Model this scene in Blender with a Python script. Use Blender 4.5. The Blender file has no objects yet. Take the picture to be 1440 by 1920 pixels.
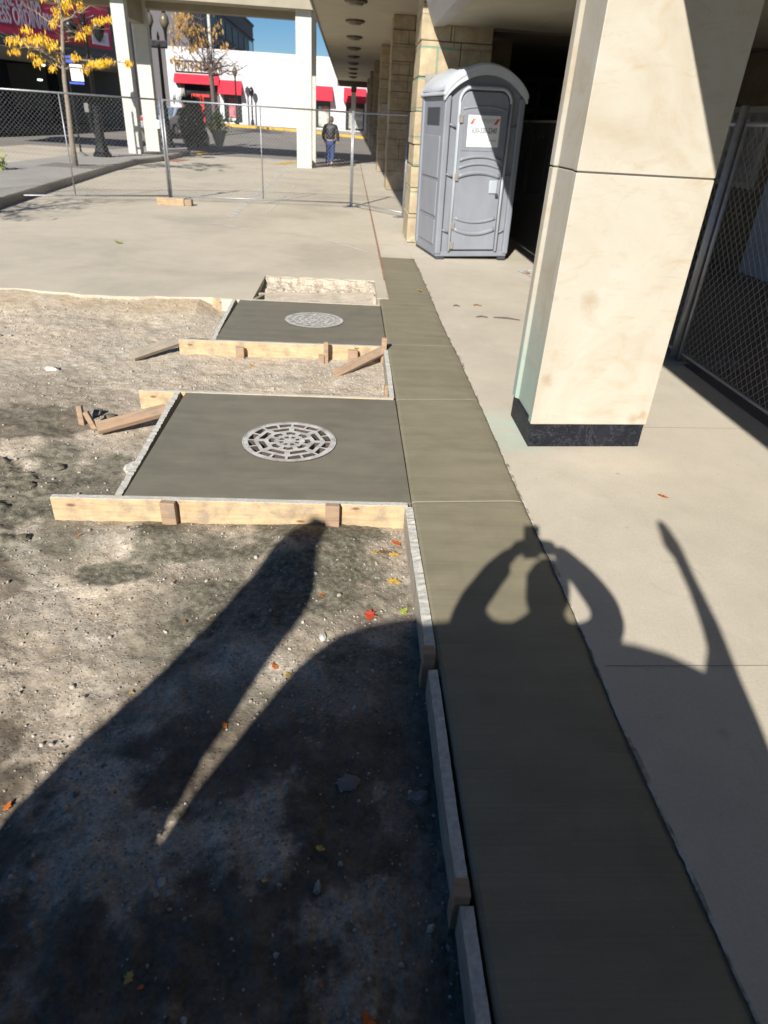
import bpy, bmesh, math, random
import numpy as np
from mathutils import Vector, Matrix, Quaternion
random.seed(7); RNG=np.random.default_rng(11)
scene=bpy.context.scene
COL=scene.collection
pi=math.pi
H=1.7
# ---------------------------------------------------------------- camera frame (world = CM @ cam(right,down,fwd))
CM=Matrix(((0.9975666,0.0245474,0.0652558),(-0.0433521,-0.5146314,0.8563148),(0.0546030,-0.8570601,-0.5123149)))
FPX=1224.66
def ray(px,py):
    return (CM@Vector((px-720,py-960,FPX))).normalized()
def G(px,py,z=0.0):
    d=ray(px,py); t=(z-H)/d.z; return Vector((d.x*t,d.y*t,z))
def atY(px,py,Y):
    d=ray(px,py); t=Y/d.y; return Vector((d.x*t,Y,H+d.z*t))
S=Vector((-0.28881879,-0.80778082,0.51388117)).normalized()   # towards the sun

# ---------------------------------------------------------------- materials
MATS={}
class NT:
    def __init__(s,name):
        s.m=bpy.data.materials.new(name); s.m.use_nodes=True; s.t=s.m.node_tree; s.n=s.t.nodes; s.l=s.t.links
        s.b=s.n['Principled BSDF']; s._co={}
    def co(s,kind='Object',scale=(1,1,1),rot=(0,0,0),loc=(0,0,0)):
        tc=s._co.get('tc') or s.n.new('ShaderNodeTexCoord'); s._co['tc']=tc
        if kind=='World':
            g=s.n.new('ShaderNodeNewGeometry'); src=g.outputs['Position']
        else: src=tc.outputs[kind]
        mp=s.n.new('ShaderNodeMapping'); mp.inputs['Scale'].default_value=scale; mp.inputs['Rotation'].default_value=rot; mp.inputs['Location'].default_value=loc
        s.l.new(src,mp.inputs['Vector']); return mp.outputs['Vector']
    def noise(s,co,scale,detail=6,rough=.6,dist=0.0):
        n=s.n.new('ShaderNodeTexNoise'); n.inputs['Scale'].default_value=scale; n.inputs['Detail'].default_value=detail
        n.inputs['Roughness'].default_value=rough; n.inputs['Distortion'].default_value=dist; s.l.new(co,n.inputs['Vector']); return n.outputs['Fac']
    def vor(s,co,scale,feat='F1',out='Distance'):
        n=s.n.new('ShaderNodeTexVoronoi'); n.inputs['Scale'].default_value=scale; n.feature=feat; s.l.new(co,n.inputs['Vector']); return n.outputs[out]
    def ramp(s,f,stops):
        r=s.n.new('ShaderNodeValToRGB'); e=r.color_ramp.elements
        while len(e)<len(stops): e.new(.5)
        for i,(p,c) in enumerate(stops):
            e[i].position=p; e[i].color=(c,c,c,1) if isinstance(c,(int,float)) else (*c,1)
        s.l.new(f,r.inputs['Fac']); return r.outputs['Color']
    def mix(s,f,a,b,mode='MIX'):
        m=s.n.new('ShaderNodeMix'); m.data_type='RGBA'; m.blend_type=mode
        for k,v in (('Factor',f),):
            if hasattr(v,'links'): s.l.new(v,m.inputs[0])
            else: m.inputs[0].default_value=v
        for i,v in ((6,a),(7,b)):
            if hasattr(v,'links'): s.l.new(v,m.inputs[i])
            else: m.inputs[i].default_value=(*v,1)
        return m.outputs[2]
    def math(s,op,a,b=0.0,c=None):
        m=s.n.new('ShaderNodeMath'); m.operation=op
        for i,v in enumerate((a,b) if c is None else (a,b,c)):
            if hasattr(v,'links'): s.l.new(v,m.inputs[i])
            else: m.inputs[i].default_value=v
        return m.outputs[0]
    def bump(s,h,strength=.3,dist=.01,prev=None):
        b=s.n.new('ShaderNodeBump'); b.inputs['Strength'].default_value=strength; b.inputs['Distance'].default_value=dist
        s.l.new(h,b.inputs['Height'])
        if prev is not None: s.l.new(prev,b.inputs['Normal'])
        return b.outputs['Normal']
    def out(s,col=None,rough=None,nrm=None,metal=None,spec=None):
        for k,v in (('Base Color',col),('Roughness',rough),('Normal',nrm),('Metallic',metal),('Specular IOR Level',spec)):
            if v is None: continue
            if hasattr(v,'links'): s.l.new(v,s.b.inputs[k])
            elif isinstance(v,tuple): s.b.inputs[k].default_value=(*v,1)
            else: s.b.inputs[k].default_value=v
        return s.m
def simple(name,c,rough=.6,metal=0.,var=.12,scale=8,bump=0.05,bs=60,spec=.5):
    if name in MATS: return MATS[name]
    t=NT(name); co=t.co('Object')
    n=t.noise(co,scale,5); k=1-var; k2=1+var
    colr=t.ramp(n,[(.3,tuple(min(1,x*k) for x in c)),(.7,tuple(min(1,x*k2) for x in c))])
    n2=t.noise(co,bs,4)
    MATS[name]=t.out(colr,t.ramp(n,[(.3,max(0,rough-.08)),(.7,min(1,rough+.08))]),t.bump(n2,bump,.004) if bump else None,metal,spec)
    return MATS[name]

def wood(name,c1,c2,crust=0.0,knots=True):
    t=NT(name); co=t.co('Object',(1.2,14,14)); g=t.noise(co,3.0,7,.62,.6)
    fine=t.noise(t.co('Object',(3,90,90)),3,5)
    col=t.ramp(g,[(.3,c2),(.5,c1),(.72,tuple(x*1.12 for x in c1))])
    col=t.mix(t.ramp(fine,[(.35,.35),(.6,0.)]),col,tuple(x*.6 for x in c2))
    dirt=t.noise(t.co('World',(1,1,1)),9,6,.7)
    col=t.mix(t.ramp(dirt,[(.46,0.),(.66,.7)]),col,(.23,.20,.155))
    if knots:
        v=t.vor(t.co('Object',(5,13,13)),1.0); col=t.mix(t.ramp(v,[(.07,.85),(.15,0.)]),col,(.17,.07,.025))
    if crust>0:
        ge=t.n.new('ShaderNodeNewGeometry'); sx=t.n.new('ShaderNodeSeparateXYZ'); t.l.new(ge.outputs['Normal'],sx.inputs[0])
        up=t.ramp(sx.outputs['Z'],[(.5,0.),(.75,1.)])
        nn=t.noise(t.co('World'),26,5,.7)
        f=t.math('MULTIPLY',up,t.ramp(nn,[(.5-crust*.35,0.),(.58-crust*.3,1.)]))
        col=t.mix(f,col,t.ramp(t.noise(t.co('World'),60,4),[(.3,(.42,.41,.37)),(.7,(.62,.6,.55))]))
    return t.out(col,.8,t.bump(g,.25,.004,t.bump(fine,.25,.002)))
def concrete(name,c,stains=.25,rough=.85,lines=None,joint=None):
    t=NT(name); co=t.co('World')
    big=t.noise(co,.55,6,.6,.4); med=t.noise(co,4,7,.65); fin=t.noise(co,90,5,.7)
    lo=tuple(x*(1-stains) for x in c); hi=tuple(min(1,x*(1+stains*.45)) for x in c)
    col=t.ramp(big,[(.36,lo),(.5,c),(.62,hi)])
    col=t.mix(.35,col,t.ramp(med,[(.3,tuple(x*.75 for x in c)),(.7,tuple(min(1,x*1.12) for x in c))]))
    col=t.mix(.22,col,t.ramp(fin,[(.3,tuple(x*.55 for x in c)),(.7,tuple(min(1,x*1.35) for x in c))]))
    sp=t.noise(co,22,3,.5); col=t.mix(t.ramp(sp,[(.70,0.),(.76,.5)]),col,tuple(x*.5 for x in c))
    h=fin
    nrm=t.bump(h,.25,.003,t.bump(med,.15,.01))
    return t,col,nrm,rough,co

# old pavement
def m_concrete(name,c,stains=.25,green=False,rings=False):
    t,col,nrm,r,co=concrete(name,c,stains)
    if green:   # copper wash and efflorescence around the column foot
        v=t.n.new('ShaderNodeVectorMath'); v.operation='DISTANCE'; t.l.new(t.co('World',(1,.75,1)),v.inputs[0]); v.inputs[1].default_value=(1.10,2.95,0)
        d=v.outputs['Value']; nz=t.noise(co,5,5); f=t.math('MULTIPLY',t.ramp(d,[(.06,.8),(.33,0.)]),t.ramp(nz,[(.35,.15),(.6,.9)]))
        col=t.mix(f,col,(.42,.56,.46))
        for (rx_,ry_,rr_,am) in ((1.52,2.32,.135,.22),(1.75,1.35,.03,.3),(2.1,1.55,.02,.35),(1.45,2.75,.012,.4),(1.30,1.45,.02,.3),(1.62,3.35,.01,.5)):
            v=t.n.new('ShaderNodeVectorMath'); v.operation='DISTANCE'; t.l.new(co,v.inputs[0]); v.inputs[1].default_value=(rx_,ry_,0)
            dd_=t.math('ADD',v.outputs['Value'],t.math('MULTIPLY',t.math('SUBTRACT',t.noise(co,9,4),.5),.04))
            if rr_>.1: f=t.math('MULTIPLY',t.ramp(t.math('ABSOLUTE',t.math('SUBTRACT',dd_,rr_)),[(.003,am),(.012,0.)]),t.ramp(t.noise(co,6,4),[(.4,0.),(.6,1.)]))
            else: f=t.ramp(dd_,[(rr_*.5,am),(rr_*1.6,0.)])
            col=t.mix(f,col,(.24,.21,.17))
        sc=t.noise(t.co('World',(1,.25,1),(0,0,.5)),7,7,.75); col=t.mix(t.ramp(sc,[(.60,0.),(.72,.3)]),col,(.36,.32,.26))
        sd=t.noise(co,2.2,7,.7,1.0); col=t.mix(t.ramp(sd,[(.56,0.),(.66,.22)]),col,(.62,.59,.52))
    return t.out(col,r,nrm)
M={}
M['sidewalk']=m_concrete('old_sidewalk_concrete',(.545,.49,.40),.18,green=True)
M['drive']=m_concrete('pale_drive_concrete',(.52,.465,.37),.28)
M['island']=m_concrete('island_concrete',(.36,.34,.31),.18)
M['curb']=m_concrete('curb_concrete',(.36,.335,.29),.25)
def m_road():
    t=NT('worn_asphalt'); co=t.co('World'); a=t.noise(co,.4,6); f=t.noise(co,60,4)
    col=t.ramp(a,[(.3,(.17,.16,.145)),(.7,(.24,.225,.20))]); col=t.mix(.25,col,t.ramp(f,[(.35,(.10,.1,.09)),(.7,(.33,.31,.29))]))
    return t.out(col,.9,t.bump(f,.3,.005))
M['road']=m_road()
def m_wet(name,c,js=()):
    t=NT(name); co=t.co('World'); big=t.noise(co,1.3,6,.55,.5); broom=t.noise(t.co('World',(1.5,110,1)),1.0,6,.65); med=t.noise(t.co('World',(4,9,4)),1.3,6)
    fin=t.noise(co,160,4)
    col=t.ramp(big,[(.3,tuple(x*.82 for x in c)),(.7,tuple(x*1.15 for x in c))])
    col=t.mix(.4,col,t.ramp(med,[(.3,tuple(x*.72 for x in c)),(.7,tuple(x*1.25 for x in c))]))
    col=t.mix(.24,col,t.ramp(broom,[(.3,tuple(x*.6 for x in c)),(.7,tuple(x*1.4 for x in c))]))
    col=t.mix(t.ramp(t.noise(co,35,3),[(.71,0.),(.77,.35)]),col,tuple(x*.45 for x in c))
    wv=t.n.new('ShaderNodeTexWave'); wv.wave_type='RINGS'; wv.inputs['Scale'].default_value=1.1; wv.inputs['Distortion'].default_value=7; wv.inputs['Detail'].default_value=4; t.l.new(t.co('World',(1,1.3,1),(0,0,0),(.8,-2.2,0)),wv.inputs['Vector'])
    col=t.mix(t.math('MULTIPLY',wv.outputs['Fac'],.16),col,tuple(x*1.45 for x in c))
    dp=t.noise(t.co('World',(1,.8,1)),2.3,7,.7,.8); col=t.mix(t.ramp(dp,[(.48,0.),(.62,.22)]),col,tuple(x*.62 for x in c))
    spk=t.noise(co,120,2); col=t.mix(t.ramp(spk,[(.70,0.),(.74,.5)]),col,tuple(min(1,x*1.9) for x in c))
    nrm=t.bump(broom,.12,.003,t.bump(fin,.12,.002))
    if js:
        sx=t.n.new('ShaderNodeSeparateXYZ'); t.l.new(co,sx.inputs[0]); X,Y=sx.outputs['X'],sx.outputs['Y']
        for j,(y0,sl,amt) in enumerate(js):
            d=t.math('ABSOLUTE',t.math('SUBTRACT',Y,t.math('ADD',t.math('MULTIPLY',X,sl),y0)))
            d=t.math('ADD',d,t.math('MULTIPLY',t.noise(co,30,3),.004))
            f=t.ramp(d,[(.0065,amt),(.0105,0.)]); col=t.mix(f,col,(.40,.37,.28))
            nrm=t.bump(t.ramp(d,[(.004,0.),(.012,1.)]),.6,.004,nrm)
    return t.out(col,t.ramp(med,[(.3,.58),(.7,.75)]),nrm,spec=.3)
M['wetstrip']=m_wet('fresh_strip_concrete',(.235,.21,.147),js=((2.93,.07,.75),(4.385,.10,.65),(5.74,.05,.6),(7.17,.03,.5)))
M['wetpad']=m_wet('fresh_pad_concrete',(.178,.167,.128))
def m_dirt():
    t=NT('construction_dirt'); co=t.co('World')
    at=t.n.new('ShaderNodeAttribute'); at.attribute_name='damp_shade'; damp_shade=at.outputs['Fac']
    at2=t.n.new('ShaderNodeAttribute'); at2.attribute_name='slurry'; sl=at2.outputs['Fac']
    big=t.noise(co,1.2,7,.65,.6); med=t.noise(co,9,7,.7); fin=t.noise(co,70,5,.75)
    dry=t.ramp(med,[(.30,(.29,.22,.15)),(.46,(.53,.43,.32)),(.66,(.74,.63,.50))])
    dry=t.mix(t.ramp(big,[(.46,0.),(.62,.6)]),dry,t.ramp(med,[(.3,(.25,.23,.185)),(.7,(.52,.50,.44))]))
    dry=t.mix(.42,dry,t.ramp(fin,[(.33,(.10,.08,.055)),(.48,(.36,.31,.24)),(.64,(.78,.72,.62))]))
    gv=t.vor(co,75,'F1','Color'); sep=t.n.new('ShaderNodeSeparateColor'); t.l.new(gv,sep.inputs[0])
    dd=t.vor(co,75)
    peb=t.math('MULTIPLY',t.ramp(sep.outputs[0],[(.62,0.),(.66,1.)]),t.ramp(dd,[(.32,1.),(.46,0.)]))
    dry=t.mix(t.math('MULTIPLY',peb,.8),dry,t.ramp(sep.outputs[1],[(.1,(.20,.175,.15)),(.5,(.40,.36,.31)),(.9,(.66,.63,.57))]))
    wet_shade=t.ramp(med,[(.3,(.06,.046,.032)),(.5,(.12,.095,.068)),(.7,(.21,.17,.125))])
    wet_shade=t.mix(.25,wet_shade,t.ramp(fin,[(.3,(.02,.017,.012)),(.7,(.2,.175,.14))]))
    slc=t.ramp(med,[(.3,(.10,.094,.066)),(.7,(.20,.185,.14))])
    at3=t.n.new('ShaderNodeAttribute'); at3.attribute_name='sand'
    dry=t.mix(t.math('MULTIPLY',at3.outputs['Fac'],t.ramp(t.noise(co,2.5,5),[(.35,.25),(.6,.85)])),dry,t.ramp(med,[(.3,(.36,.27,.17)),(.7,(.56,.45,.31))]))
    slc=t.mix(.5,slc,t.ramp(t.noise(co,38,6,.75),[(.38,(.035,.03,.02)),(.5,(.15,.135,.10)),(.62,(.34,.315,.255))]))
    c=t.mix(damp_shade,dry,wet_shade); c=t.mix(sl,c,slc)
    hh=t.math('ADD',t.math('MULTIPLY',peb,.6),fin)
    amp=t.math('SUBTRACT',1.0,t.math('MULTIPLY',sl,.7))
    nrm=t.bump(hh,.6,.0045,t.bump(med,.35,.012))
    return t.out(c,.93,nrm,spec=.2)
M['dirt']=m_dirt()
def m_stone():
    t=NT('loose_gravel'); at=t.n.new('ShaderNodeAttribute'); at.attribute_name='tint'
    c=t.ramp(at.outputs['Fac'],[(0,(.16,.13,.10)),(.3,(.33,.285,.23)),(.65,(.46,.42,.36)),(.93,(.58,.55,.49)),(1,(.72,.70,.66))])
    n=t.noise(t.co('World'),60,4); c=t.mix(.4,c,t.ramp(n,[(.3,(.12,.1,.08)),(.7,(.55,.5,.44))]))
    return t.out(c,.88,t.bump(n,.4,.003))
M['gravel']=m_stone()
M['rock']=simple('chipped_rock',(.5,.48,.43),.85,0,.25,14,.6,50)
M['darkrock']=simple('dark_rock',(.20,.18,.16),.9,0,.3,14,.6,50)
M['clod']=simple('dirt_clod',(.13,.115,.085),.95,0,.35,14,.8,40)
M['pine']=wood('fresh_pine',(.60,.435,.26),(.49,.33,.18),crust=.55)
M['pineclean']=wood('clean_pine',(.50,.34,.19),(.38,.24,.12),crust=0.1)
M['oldwood']=wood('weathered_board',(.36,.31,.25),(.22,.18,.14),crust=0,knots=False)
M['crusted']=wood('crusted_board',(.40,.36,.30),(.26,.22,.17),crust=1.0,knots=False)
M['stake']=wood('brown_stake',(.40,.27,.18),(.25,.165,.10),crust=0,knots=False)
def m_marble():
    t=NT('cream_marble'); co=t.co('World'); a=t.noise(co,1.6,7,.62,1.2); b=t.noise(t.co('World',(1,1,2.2),(0,.5,0)),3.2,7,.65,1.5); v=t.noise(t.co('World',(1.2,1.2,3.5),(0,.6,.2)),2.2,8,.7,2.5)
    c=t.ramp(a,[(.3,(.41,.36,.28)),(.46,(.455,.415,.34)),(.66,(.485,.46,.395))])
    c=t.mix(t.ramp(b,[(.52,0.),(.72,.42)]),c,(.40,.285,.165))
    c=t.mix(t.ramp(v,[(.58,0.),(.68,.28)]),c,(.36,.26,.15))
    sp=t.noise(co,30,4); c=t.mix(t.ramp(sp,[(.68,0.),(.74,.35)]),c,(.36,.3,.24))
    # rust spots near the foot, copper wash on the side
    sx=t.n.new('ShaderNodeSeparateXYZ'); t.l.new(co,sx.inputs[0])
    for (px,pz,rr) in ((1.20,.44,.05),(1.80,.20,.045),(1.86,.22,.035),(1.36,.9,.07)):
        d=t.n.new('ShaderNodeVectorMath'); d.operation='DISTANCE'; cb=t.n.new('ShaderNodeCombineXYZ'); t.l.new(sx.outputs['X'],cb.inputs[0]); t.l.new(sx.outputs['Z'],cb.inputs[2])
        t.l.new(cb.outputs[0],d.inputs[0]); d.inputs[1].default_value=(px,0,pz)
        dn=t.math('ADD',d.outputs['Value'],t.math('MULTIPLY',t.math('SUBTRACT',t.noise(co,18,5),.5),.09)); c=t.mix(t.ramp(dn,[(.005,.55),(rr,0.)]),c,(.33,.24,.14))
    left=t.ramp(sx.outputs['X'],[(0,0.),(1,1.)])
    ge=t.n.new('ShaderNodeNewGeometry'); sn=t.n.new('ShaderNodeSeparateXYZ'); t.l.new(ge.outputs['Normal'],sn.inputs[0]); lf=t.math('LESS_THAN',sn.outputs['X'],-.5)
    st=t.noise(t.co('World',(1,5,.7)),2.4,6,.6); c=t.mix(t.math('MULTIPLY',lf,t.ramp(st,[(.50,0.),(.66,.4)])),c,(.36,.28,.17))
    zz=t.ramp(sx.outputs['Z'],[(.25,1.),(.9,0.)]); gn=t.noise(t.co('World',(1,3,1)),5,6)
    c=t.mix(t.math('MULTIPLY',lf,t.math('MULTIPLY',zz,t.ramp(gn,[(.3,.25),(.6,.85)]))),c,(.27,.42,.38))
    return t.out(c,.5,t.bump(b,.06,.01,t.bump(sp,.08,.003)),spec=.3)
M['marble']=m_marble()
def m_black():
    t=NT('black_granite'); co=t.co('World'); n=t.noise(co,7,6); v=t.noise(co,5,7,.7,2)
    c=t.ramp(n,[(.35,(.006,.007,.011)),(.7,(.016,.019,.028))]); c=t.mix(t.ramp(v,[(.49,0.),(.5,.5),(.51,0.)]),c,(.16,.16,.17)); c=t.mix(t.ramp(t.noise(co,12,5),[(.62,0.),(.75,.35)]),c,(.10,.10,.095))
    return t.out(c,.55,None,spec=.25)
M['granite']=m_black()
def m_ashlar(name,c1,c2,blockx=.62,blockz=.38,moss=False):
    t=NT(name); co=t.co('World')
    sx=t.n.new('ShaderNodeSeparateXYZ'); t.l.new(co,sx.inputs[0]); cb=t.n.new('ShaderNodeCombineXYZ')
    t.l.new(t.math('ADD',sx.outputs['X'],sx.outputs['Y']),cb.inputs[0]); t.l.new(sx.outputs['Z'],cb.inputs[1])
    br=t.n.new('ShaderNodeTexBrick'); t.l.new(cb.outputs[0],br.inputs['Vector'])
    br.inputs['Scale'].default_value=1; br.inputs['Brick Width'].default_value=blockx; br.inputs['Row Height'].default_value=blockz; br.inputs['Mortar Size'].default_value=.012; br.inputs['Mortar Smooth'].default_value=.3
    br.inputs['Color1'].default_value=(*c1,1); br.inputs['Color2'].default_value=(*c2,1); br.inputs['Mortar'].default_value=(.22,.19,.15,1); br.offset=.37
    n=t.noise(co,5,7,.65); c=t.mix(.55,br.outputs['Color'],t.ramp(n,[(.3,tuple(x*.55 for x in c2)),(.7,tuple(min(1,x*1.2) for x in c1))]))
    if moss:
        m=t.noise(co,2.5,6); c=t.mix(t.math('MULTIPLY',t.ramp(m,[(.5,0.),(.62,.8)]),t.ramp(sx.outputs['Z'],[(.2,1.),(.9,.15)])),c,(.42,.50,.30))
        c=t.mix(t.math('MULTIPLY',br.outputs['Fac'],t.ramp(t.noise(co,1.5,4),[(.45,0.),(.55,.9)])),c,(.16,.33,.25))
    h=t.math('MULTIPLY',br.outputs['Fac'],-1.0)
    return t.out(c,.9,t.bump(n,.6,.03,t.bump(h,.8,.02)))
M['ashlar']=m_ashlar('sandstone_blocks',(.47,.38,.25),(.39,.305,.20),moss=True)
M['ashlarfar']=m_ashlar('shade_toned_sandstone',(.40,.32,.21),(.30,.235,.155))  # far columns: canopy shade put into a darker stone colour
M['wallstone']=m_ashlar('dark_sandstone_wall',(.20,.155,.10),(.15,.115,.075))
M['soffit']=simple('painted_soffit',(.40,.37,.29),.85,0,.1,1.2,.05,40)
M['fascia']=simple('fascia_metal',(.36,.355,.35),.6,0,.12,3,.05,40)
M['fixture']=simple('bronze_fixture',(.10,.08,.06),.5,.3)
M['white']=simple('white_post_paint',(.52,.52,.47),.7,0,.06,2,.05,40)
M['roofbeam']=simple('beige_beam_paint',(.30,.27,.20),.8,0,.12,1.5,.05,30)
M['whitewall']=simple('white_painted_wall',(.62,.62,.64),.8,0,.02,.6,.03,10)
M['awning']=simple('red_awning_canvas',(.62,.02,.045),.75,0,.1,2,.05,40)
M['reddoor']=simple('red_door_paint',(.55,.03,.02),.5)
M['glassdark']=simple('dark_shop_glass',(.025,.028,.033),.15,0,.3,2,0,1)
M['poster_pink']=simple('shop_window_poster',(.45,.16,.18),.4,0,.6,2.5,0,1)
M['poster_pale']=simple('pale_window_display',(.40,.42,.36),.4,0,.7,2.5,0,1)
M['skin2']=simple('display_tan',(.42,.2,.12),.5,0,.4,4,0,1)
M['signbrown']=simple('bronze_sign_metal',(.15,.11,.07),.5,.3)
M['yellow']=simple('yellow_curb_paint',(.62,.37,.035),.8,0,.2,3,.05,30)
M['whitepaint']=None
def m_fadedpaint(name,c,lo=.42,hi=.62,mx=.8):
    t=NT(name); co=t.co('World'); n=t.noise(co,7,7,.7); t.b.inputs['Base Color'].default_value=(*c,1); t.b.inputs['Roughness'].default_value=.85
    tr=t.n.new('ShaderNodeBsdfTransparent'); mx_=t.n.new('ShaderNodeMixShader'); t.l.new(t.ramp(n,[(lo,.0),(hi,mx)]),mx_.inputs[0]); t.l.new(tr.outputs[0],mx_.inputs[1]); t.l.new(t.b.outputs[0],mx_.inputs[2])
    t.l.new(mx_.outputs[0],t.n['Material Output'].inputs['Surface']); return t.m
M['whitepaint']=m_fadedpaint('worn_white_road_paint',(.66,.64,.58),.25,.6,.8)
M['yellowpaint']=m_fadedpaint('worn_yellow_road_paint',(.62,.38,.06),.3,.5,.95)
M['redpaint']=m_fadedpaint('worn_red_paver',(.40,.14,.09),.3,.6,.8)
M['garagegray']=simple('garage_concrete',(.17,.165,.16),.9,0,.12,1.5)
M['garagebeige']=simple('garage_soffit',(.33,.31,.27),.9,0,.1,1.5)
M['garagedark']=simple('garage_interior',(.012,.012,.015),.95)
M['banner']=simple('red_banner_vinyl',(.66,.045,.10),.6,0,.15,.8,0,1)
M['bannerwhite']=simple('banner_letter_white',(.62,.58,.64),.6,0,.05)
M['bannerpink']=simple('banner_small_pink',(.55,.30,.36),.6)
M['bannergrey']=simple('banner_small_grey',(.34,.35,.38),.6)
M['towergray']=simple('gray_office_concrete',(.125,.118,.125),.85,0,.12,.8)
M['towerglass']=simple('office_window_glass',(.022,.022,.024),.55,0,.3,.3,0,1)
M['blueglass']=simple('blue_tower_glass',(.035,.05,.085),.15,0,.2,.3,0,1)
M['skyglass']=simple('painted_sky_glass',(.16,.34,.58),.2,0,.1,.3,0,1)  # reflected sky painted in as a light blue base colour
M['galv']=simple('galvanised_tube',(.33,.34,.36),.45,.6,.15,20,.05,60)
M['rustgalv']=simple('rust_tinged_tube',(.32,.25,.22),.6,.4,.3,12,.05,60)
M['wire']=simple('fence_wire',(.30,.30,.31),.5,.5,.1,20,0,1)
M['blackiron']=simple('black_iron',(.012,.013,.014),.35,.2,.3,10,.05,40)
M['lampglass']=simple('lamp_globe',(.13,.11,.075),.35)
M['blue']=simple('blue_sign',(.02,.08,.48),.5)
M['signwhite']=simple('sign_white',(.72,.74,.76),.5,0,.04)
M['signtext']=simple('sign_text_grey',(.32,.36,.44),.5)
M['bark']=simple('grey_bark',(.24,.20,.16),.9,0,.25,12,.6,25)
M['barkdark']=simple('dark_bark',(.12,.085,.075),.9,0,.25,12,.6,25)
M['leafyellow']=simple('yellow_leaf',(.80,.46,.03),.6,0,.3,3)
M['leafolive']=simple('olive_brown_leaf',(.34,.20,.06),.7,0,.3,3)
M['hedge']=simple('dark_hedge_leaf',(.022,.045,.018),.6,0,.5,4)
M['lime']=simple('lime_leaf',(.30,.42,.03),.6,0,.4,4)
M['urn']=simple('planter_stone',(.52,.48,.40),.8)
M['plgray']=None
def m_plastic(name,c,r=.42,s=.08):
    t=NT(name); co=t.co('Object'); n=t.noise(co,2.5,6,.6); f=t.noise(t.co('Object',(1,1,.25)),9,6,.7)
    col=t.ramp(n,[(.3,tuple(x*(1-s) for x in c)),(.7,tuple(x*(1+s) for x in c))]); col=t.mix(t.ramp(f,[(.5,0.),(.8,.3)]),col,tuple(x*1.5 for x in c))
    return t.out(col,r,t.bump(t.noise(co,120,3),.05,.002),spec=.4)
M['toilet']=m_plastic('grey_blue_plastic',(.22,.235,.27))
M['toiletdoor']=m_plastic('grey_door_plastic',(.235,.25,.285))
M['toiletroof']=m_plastic('pale_roof_plastic',(.50,.53,.58),.5)
M['toilettrim']=m_plastic('pale_trim_plastic',(.40,.44,.48),.45)
M['skid']=m_plastic('dark_skid_plastic',(.045,.05,.06),.6)
M['steel']=simple('hinge_steel',(.45,.42,.38),.4,.6)
M['stickerwhite']=simple('sticker_white',(.78,.80,.82),.5,0,.03)
M['stickerred']=simple('sticker_red',(.62,.12,.07),.5)
M['stickergrey']=simple('sticker_lettering',(.22,.22,.24),.5)
M['stickerpale']=simple('sticker_pale_text',(.50,.50,.50),.5)
def m_grate():
    t=NT('worn_cast_iron'); co=t.co('World'); n=t.noise(co,14,6,.7); c=t.ramp(n,[(.3,(.30,.29,.275)),(.5,(.54,.525,.50)),(.68,(.74,.73,.70))])
    r=t.noise(co,7,5); c=t.mix(t.ramp(r,[(.66,0.),(.74,.8)]),c,(.42,.16,.07))
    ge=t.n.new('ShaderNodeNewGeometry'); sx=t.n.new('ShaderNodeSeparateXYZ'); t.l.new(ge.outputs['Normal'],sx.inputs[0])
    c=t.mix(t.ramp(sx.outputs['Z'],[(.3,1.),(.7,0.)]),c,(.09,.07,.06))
    return t.out(c,.6,t.bump(t.noise(co,80,4),.3,.003),.15)
M['grate']=m_grate()
M['pit']=simple('drain_pit_dark',(.02,.018,.015),.95)
M['jacket']=simple('dark_puffer_nylon',(.010,.010,.018),.6,0,.3,6,.3,20)
M['jeans']=simple('blue_denim',(.02,.045,.14),.85,0,.25,8,.2,60)
M['skin']=simple('skin',(.42,.24,.17),.55,0,.08,10,.05,60)
M['hair']=simple('brown_grey_hair',(.10,.07,.06),.8,0,.3,30,.4,90)
M['shoe']=simple('dark_shoe',(.03,.03,.035),.6)
M['hivis']=simple('work_shirt',(.10,.11,.14),.85,0,.1)
M['phone']=simple('phone_body',(.02,.02,.022),.3)
M['carpaint']=simple('silver_car_paint',(.42,.45,.50),.3,.3,.05)
M['carglass']=simple('car_window_glass',(.08,.13,.19),.1,0,.1,1,0,1)
M['tyre']=simple('tyre_rubber',(.02,.02,.02),.8)
M['redlamp']=simple('tail_lamp_red',(.5,.02,.02),.3)
M['panel']=simple('pale_blue_panel',(.36,.41,.52),.6,0,.1,2)
M['postergray']=simple('grey_notice',(.30,.28,.26),.6,0,.4,5)
M['frame']=simple('pale_frame',(.42,.40,.36),.6)
M['tarp']=simple('crumpled_tarp',(.14,.13,.13),.8,0,.2,5)
M['doorframe']=simple('dark_door_frame',(.035,.028,.022),.6)
M['darkglass']=simple('entrance_glass',(.012,.013,.016),.12,0,.2,1,0,1)
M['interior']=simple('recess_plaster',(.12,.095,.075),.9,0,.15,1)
M['caster']=simple('caster_grey',(.16,.14,.12),.8)
M['tan']=simple('far_ground',(.26,.25,.22),.95,0,.2,.2)
for nm,c in (('orange',(.75,.20,.03)),('red',(.68,.09,.04)),('yellow',(.74,.48,.10)),('green',(.36,.42,.08)),('brown',(.30,.15,.06))):
    M['lf_'+nm]=simple('fallen_leaf_'+nm,tuple(x*.72 for x in c),.65,0,.3,40)
def emis(name,c,s):
    t=NT(name); t.b.inputs['Emission Color'].default_value=(*c,1); t.b.inputs['Emission Strength'].default_value=s; t.b.inputs['Base Color'].default_value=(*c,1); return t.m
M['lamp']=emis('garage_lamp',(.75,1,.8),2.2)

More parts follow.
